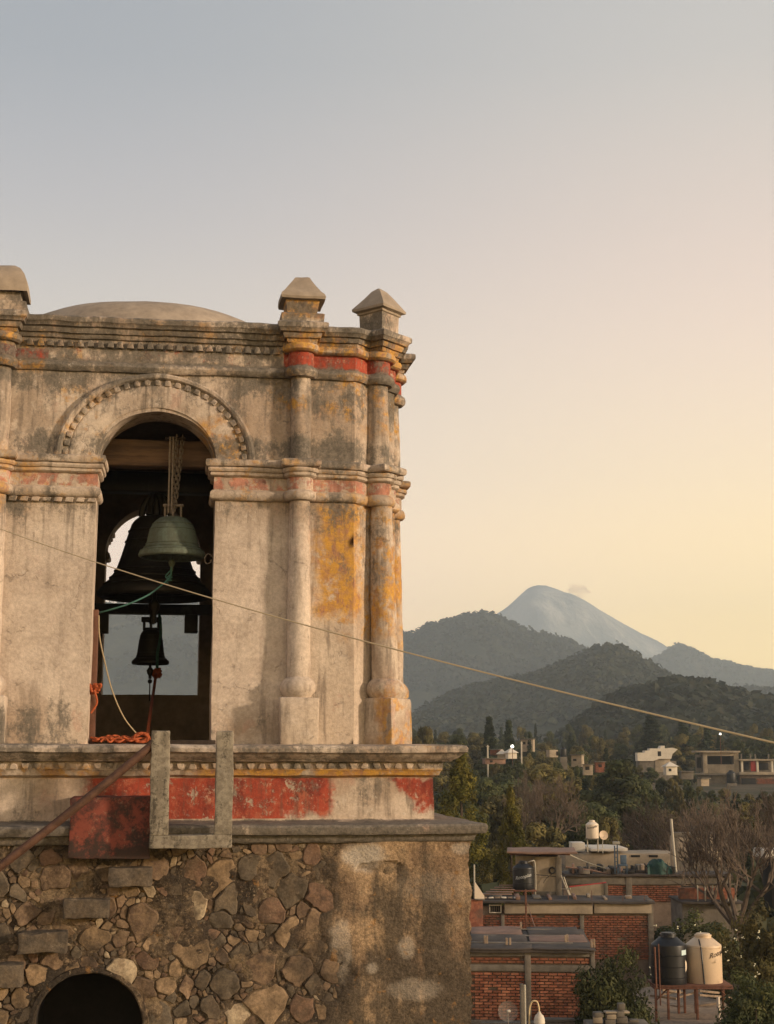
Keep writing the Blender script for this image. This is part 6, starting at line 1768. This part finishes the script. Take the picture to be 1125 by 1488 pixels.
for k, (px_, py_, w_, h_, lab) in enumerate(((862, 1488, 14, 9, 'lowest left grey cement block in the pile below the bush'), (864, 1479, 13, 7, 'pale cement block on top at the left of the pile'), (880, 1490, 15, 8, 'grey cement block at the foot of the pile, second from left'),
                                         (882, 1481, 14, 7, 'flat grey block lying on the second block of the pile'), (896, 1488, 16, 9, 'grey block at the right foot of the pile'), (897, 1478, 11, 8, 'rough grey block standing on the right of the pile'),
                                         (880, 1473, 36, 3, 'long thin slab laid across the block pile'), (899, 1468, 10, 9, 'upright hollow block crowning the pile at the right'), (915, 1486, 14, 4, 'flat slab right of the block pile'))):
    L = Local('cement_block', px_ + w_ / 2, py_, 38.5, lab, 'block', 'cement blocks piled below the bush', yaw=rb.uniform(-.2, .2)); L.box('block_body', px_, px_ + w_, py_ - h_ + .3, py_, 0, .25, 'cement' if k % 3 else 'beige', rough=.015, n=(2, 1, 1), bev=.015)
L = Local('block_shelf', 885, 1492, 38.4, 'grey ledge under the cement block pile', 'ledge'); L.box('ledge', 855, 945, 1490.3, 1560, -.3, .9, 'cement', rough=.02, n=(5, 1, 1))
L = Local('yard_slab', 1000, 1500, 43, 'pale ground slab under the tank stand', 'slab'); L.box('slab_top', 940, 1090, 1484, 1500, -.8, 6, 'straw', rough=.1, n=(10, 6, 1))
for k in range(9):
    px_ = 964 + k * 9.5; py_ = rb.uniform(1440, 1478); d_ = 45.5
    L = Local('timber_scrap', px_, py_, d_, 'dry timber scrap lying behind the tank stand, %s of the nine' % ('leftmost second third fourth middle sixth seventh eighth rightmost'.split()[k]), 'timber', 'timber scraps behind the tank stand', yaw=rb.uniform(-.5, .5))
    Ln = rb.uniform(.5, 1.3); bm = bmesh.new(); box(bm, -Ln / 2, Ln / 2, -.04, .04, -.03, .03, bev=.006); bm.transform(Matrix.Rotation(rb.uniform(-.25, .25), 4, 'Y')); L.mesh('scrap', bm, 'straw')
L = Local('yard_bank', 1000, 1440, 48, 'earth bank with dry litter behind the tank stand', 'bank'); bm = bmesh.new()
grid(bm, lambda s, t: ((s - .5) * 5.2, (t - .5) * 5, -1.6 + 1.5 * t + .12 * mn.noise(Vector((s * 9, t * 9, 0)))), 40, 30); L.mesh('bank_surface', bm, 'ground'); L.root['kind'] = 'structure'
L = Local('stub_pipe', 1045, 1480, 43, 'short pale upright pipe right of the tank stand legs', 'pipe'); bm = bmesh.new(); tube(bm, [(0, 0, -.3), (-.01, 0, L.Z(1450))], .05, 10); L.mesh('shaft', bm, 'tankwhite')
# service wires over the roofs
bm = bmesh.new(); tube(bm, smooth_pts([at(763, 1300, 53), at(775, 1340, 49), at(785, 1362, 46)], 6), .012, 4); tag(obj('service_wire', bm, M['roofbrown']), 'thin wire dropping from the upper roof to the front roof', 'wire')
bm = bmesh.new(); tube(bm, smooth_pts([at(820, 1238, 56), at(850, 1252, 58), at(880, 1262, 60)], 6), .02, 4); tag(obj('service_wire', bm, M['pole']), 'pale wire slanting from the roof hut to the back roof', 'wire')

# ------------------------------------------------------------------ smoke plume and haze
def volume(name, density, color, aniso=0.0, fn=None):
    global TREE
    m = bpy.data.materials.new(name); m.use_nodes = True; t = m.node_tree; TREE = t
    t.nodes.remove(t.nodes['Principled BSDF']); v = t.nodes.new('ShaderNodeVolumePrincipled')
    v.inputs['Color'].default_value = (*color, 1); v.inputs['Density'].default_value = density; v.inputs['Anisotropy'].default_value = aniso
    if fn: TREE.links.new(fn().s, v.inputs['Density'])
    t.links.new(v.outputs[0], t.nodes['Material Output'].inputs['Volume']); return m
bm = bmesh.new()
for px_, py_, r_ in ((830, 864, 14), (835, 858, 22), (843, 856, 18), (851, 861, 14), (840, 866, 16), (828, 851, 9)):
    bmesh.ops.create_icosphere(bm, subdivisions=3, radius=r_, matrix=Matrix.Translation(at(px_ + 1, py_ - 1, 5900)) @ Matrix.Diagonal((1.5, 1, .8, 1)))
for v in bm.verts: v.co += mn.noise_vector(v.co * .05) * 9
sm = obj('smoke', bm, volume('thin_brown_smoke', .017, (.78, .52, .33)), None, 180); tag(sm, kind='stuff')
bm = bmesh.new()
zt = z_of(850, 6000) + 25; zb_ = -11.0
corner = [W(-1750, -28, 0), W(2600, -28, 0), W(2600, 6950, 0), W(-1750, 6950, 0)]
lo = [bm.verts.new((c.x, c.y, zb_)) for c in corner]; hi = [bm.verts.new((c.x, c.y, zt)) for c in corner]
bm.faces.new(lo[::-1]); bm.faces.new(hi)
for i in range(4): bm.faces.new((lo[i], lo[(i + 1) % 4], hi[(i + 1) % 4], hi[i]))
hz = obj('haze', bm, volume('evening_haze', HAZE_DENSITY, (.76, .89, 1.0)), None, 0); tag(hz, kind='stuff')
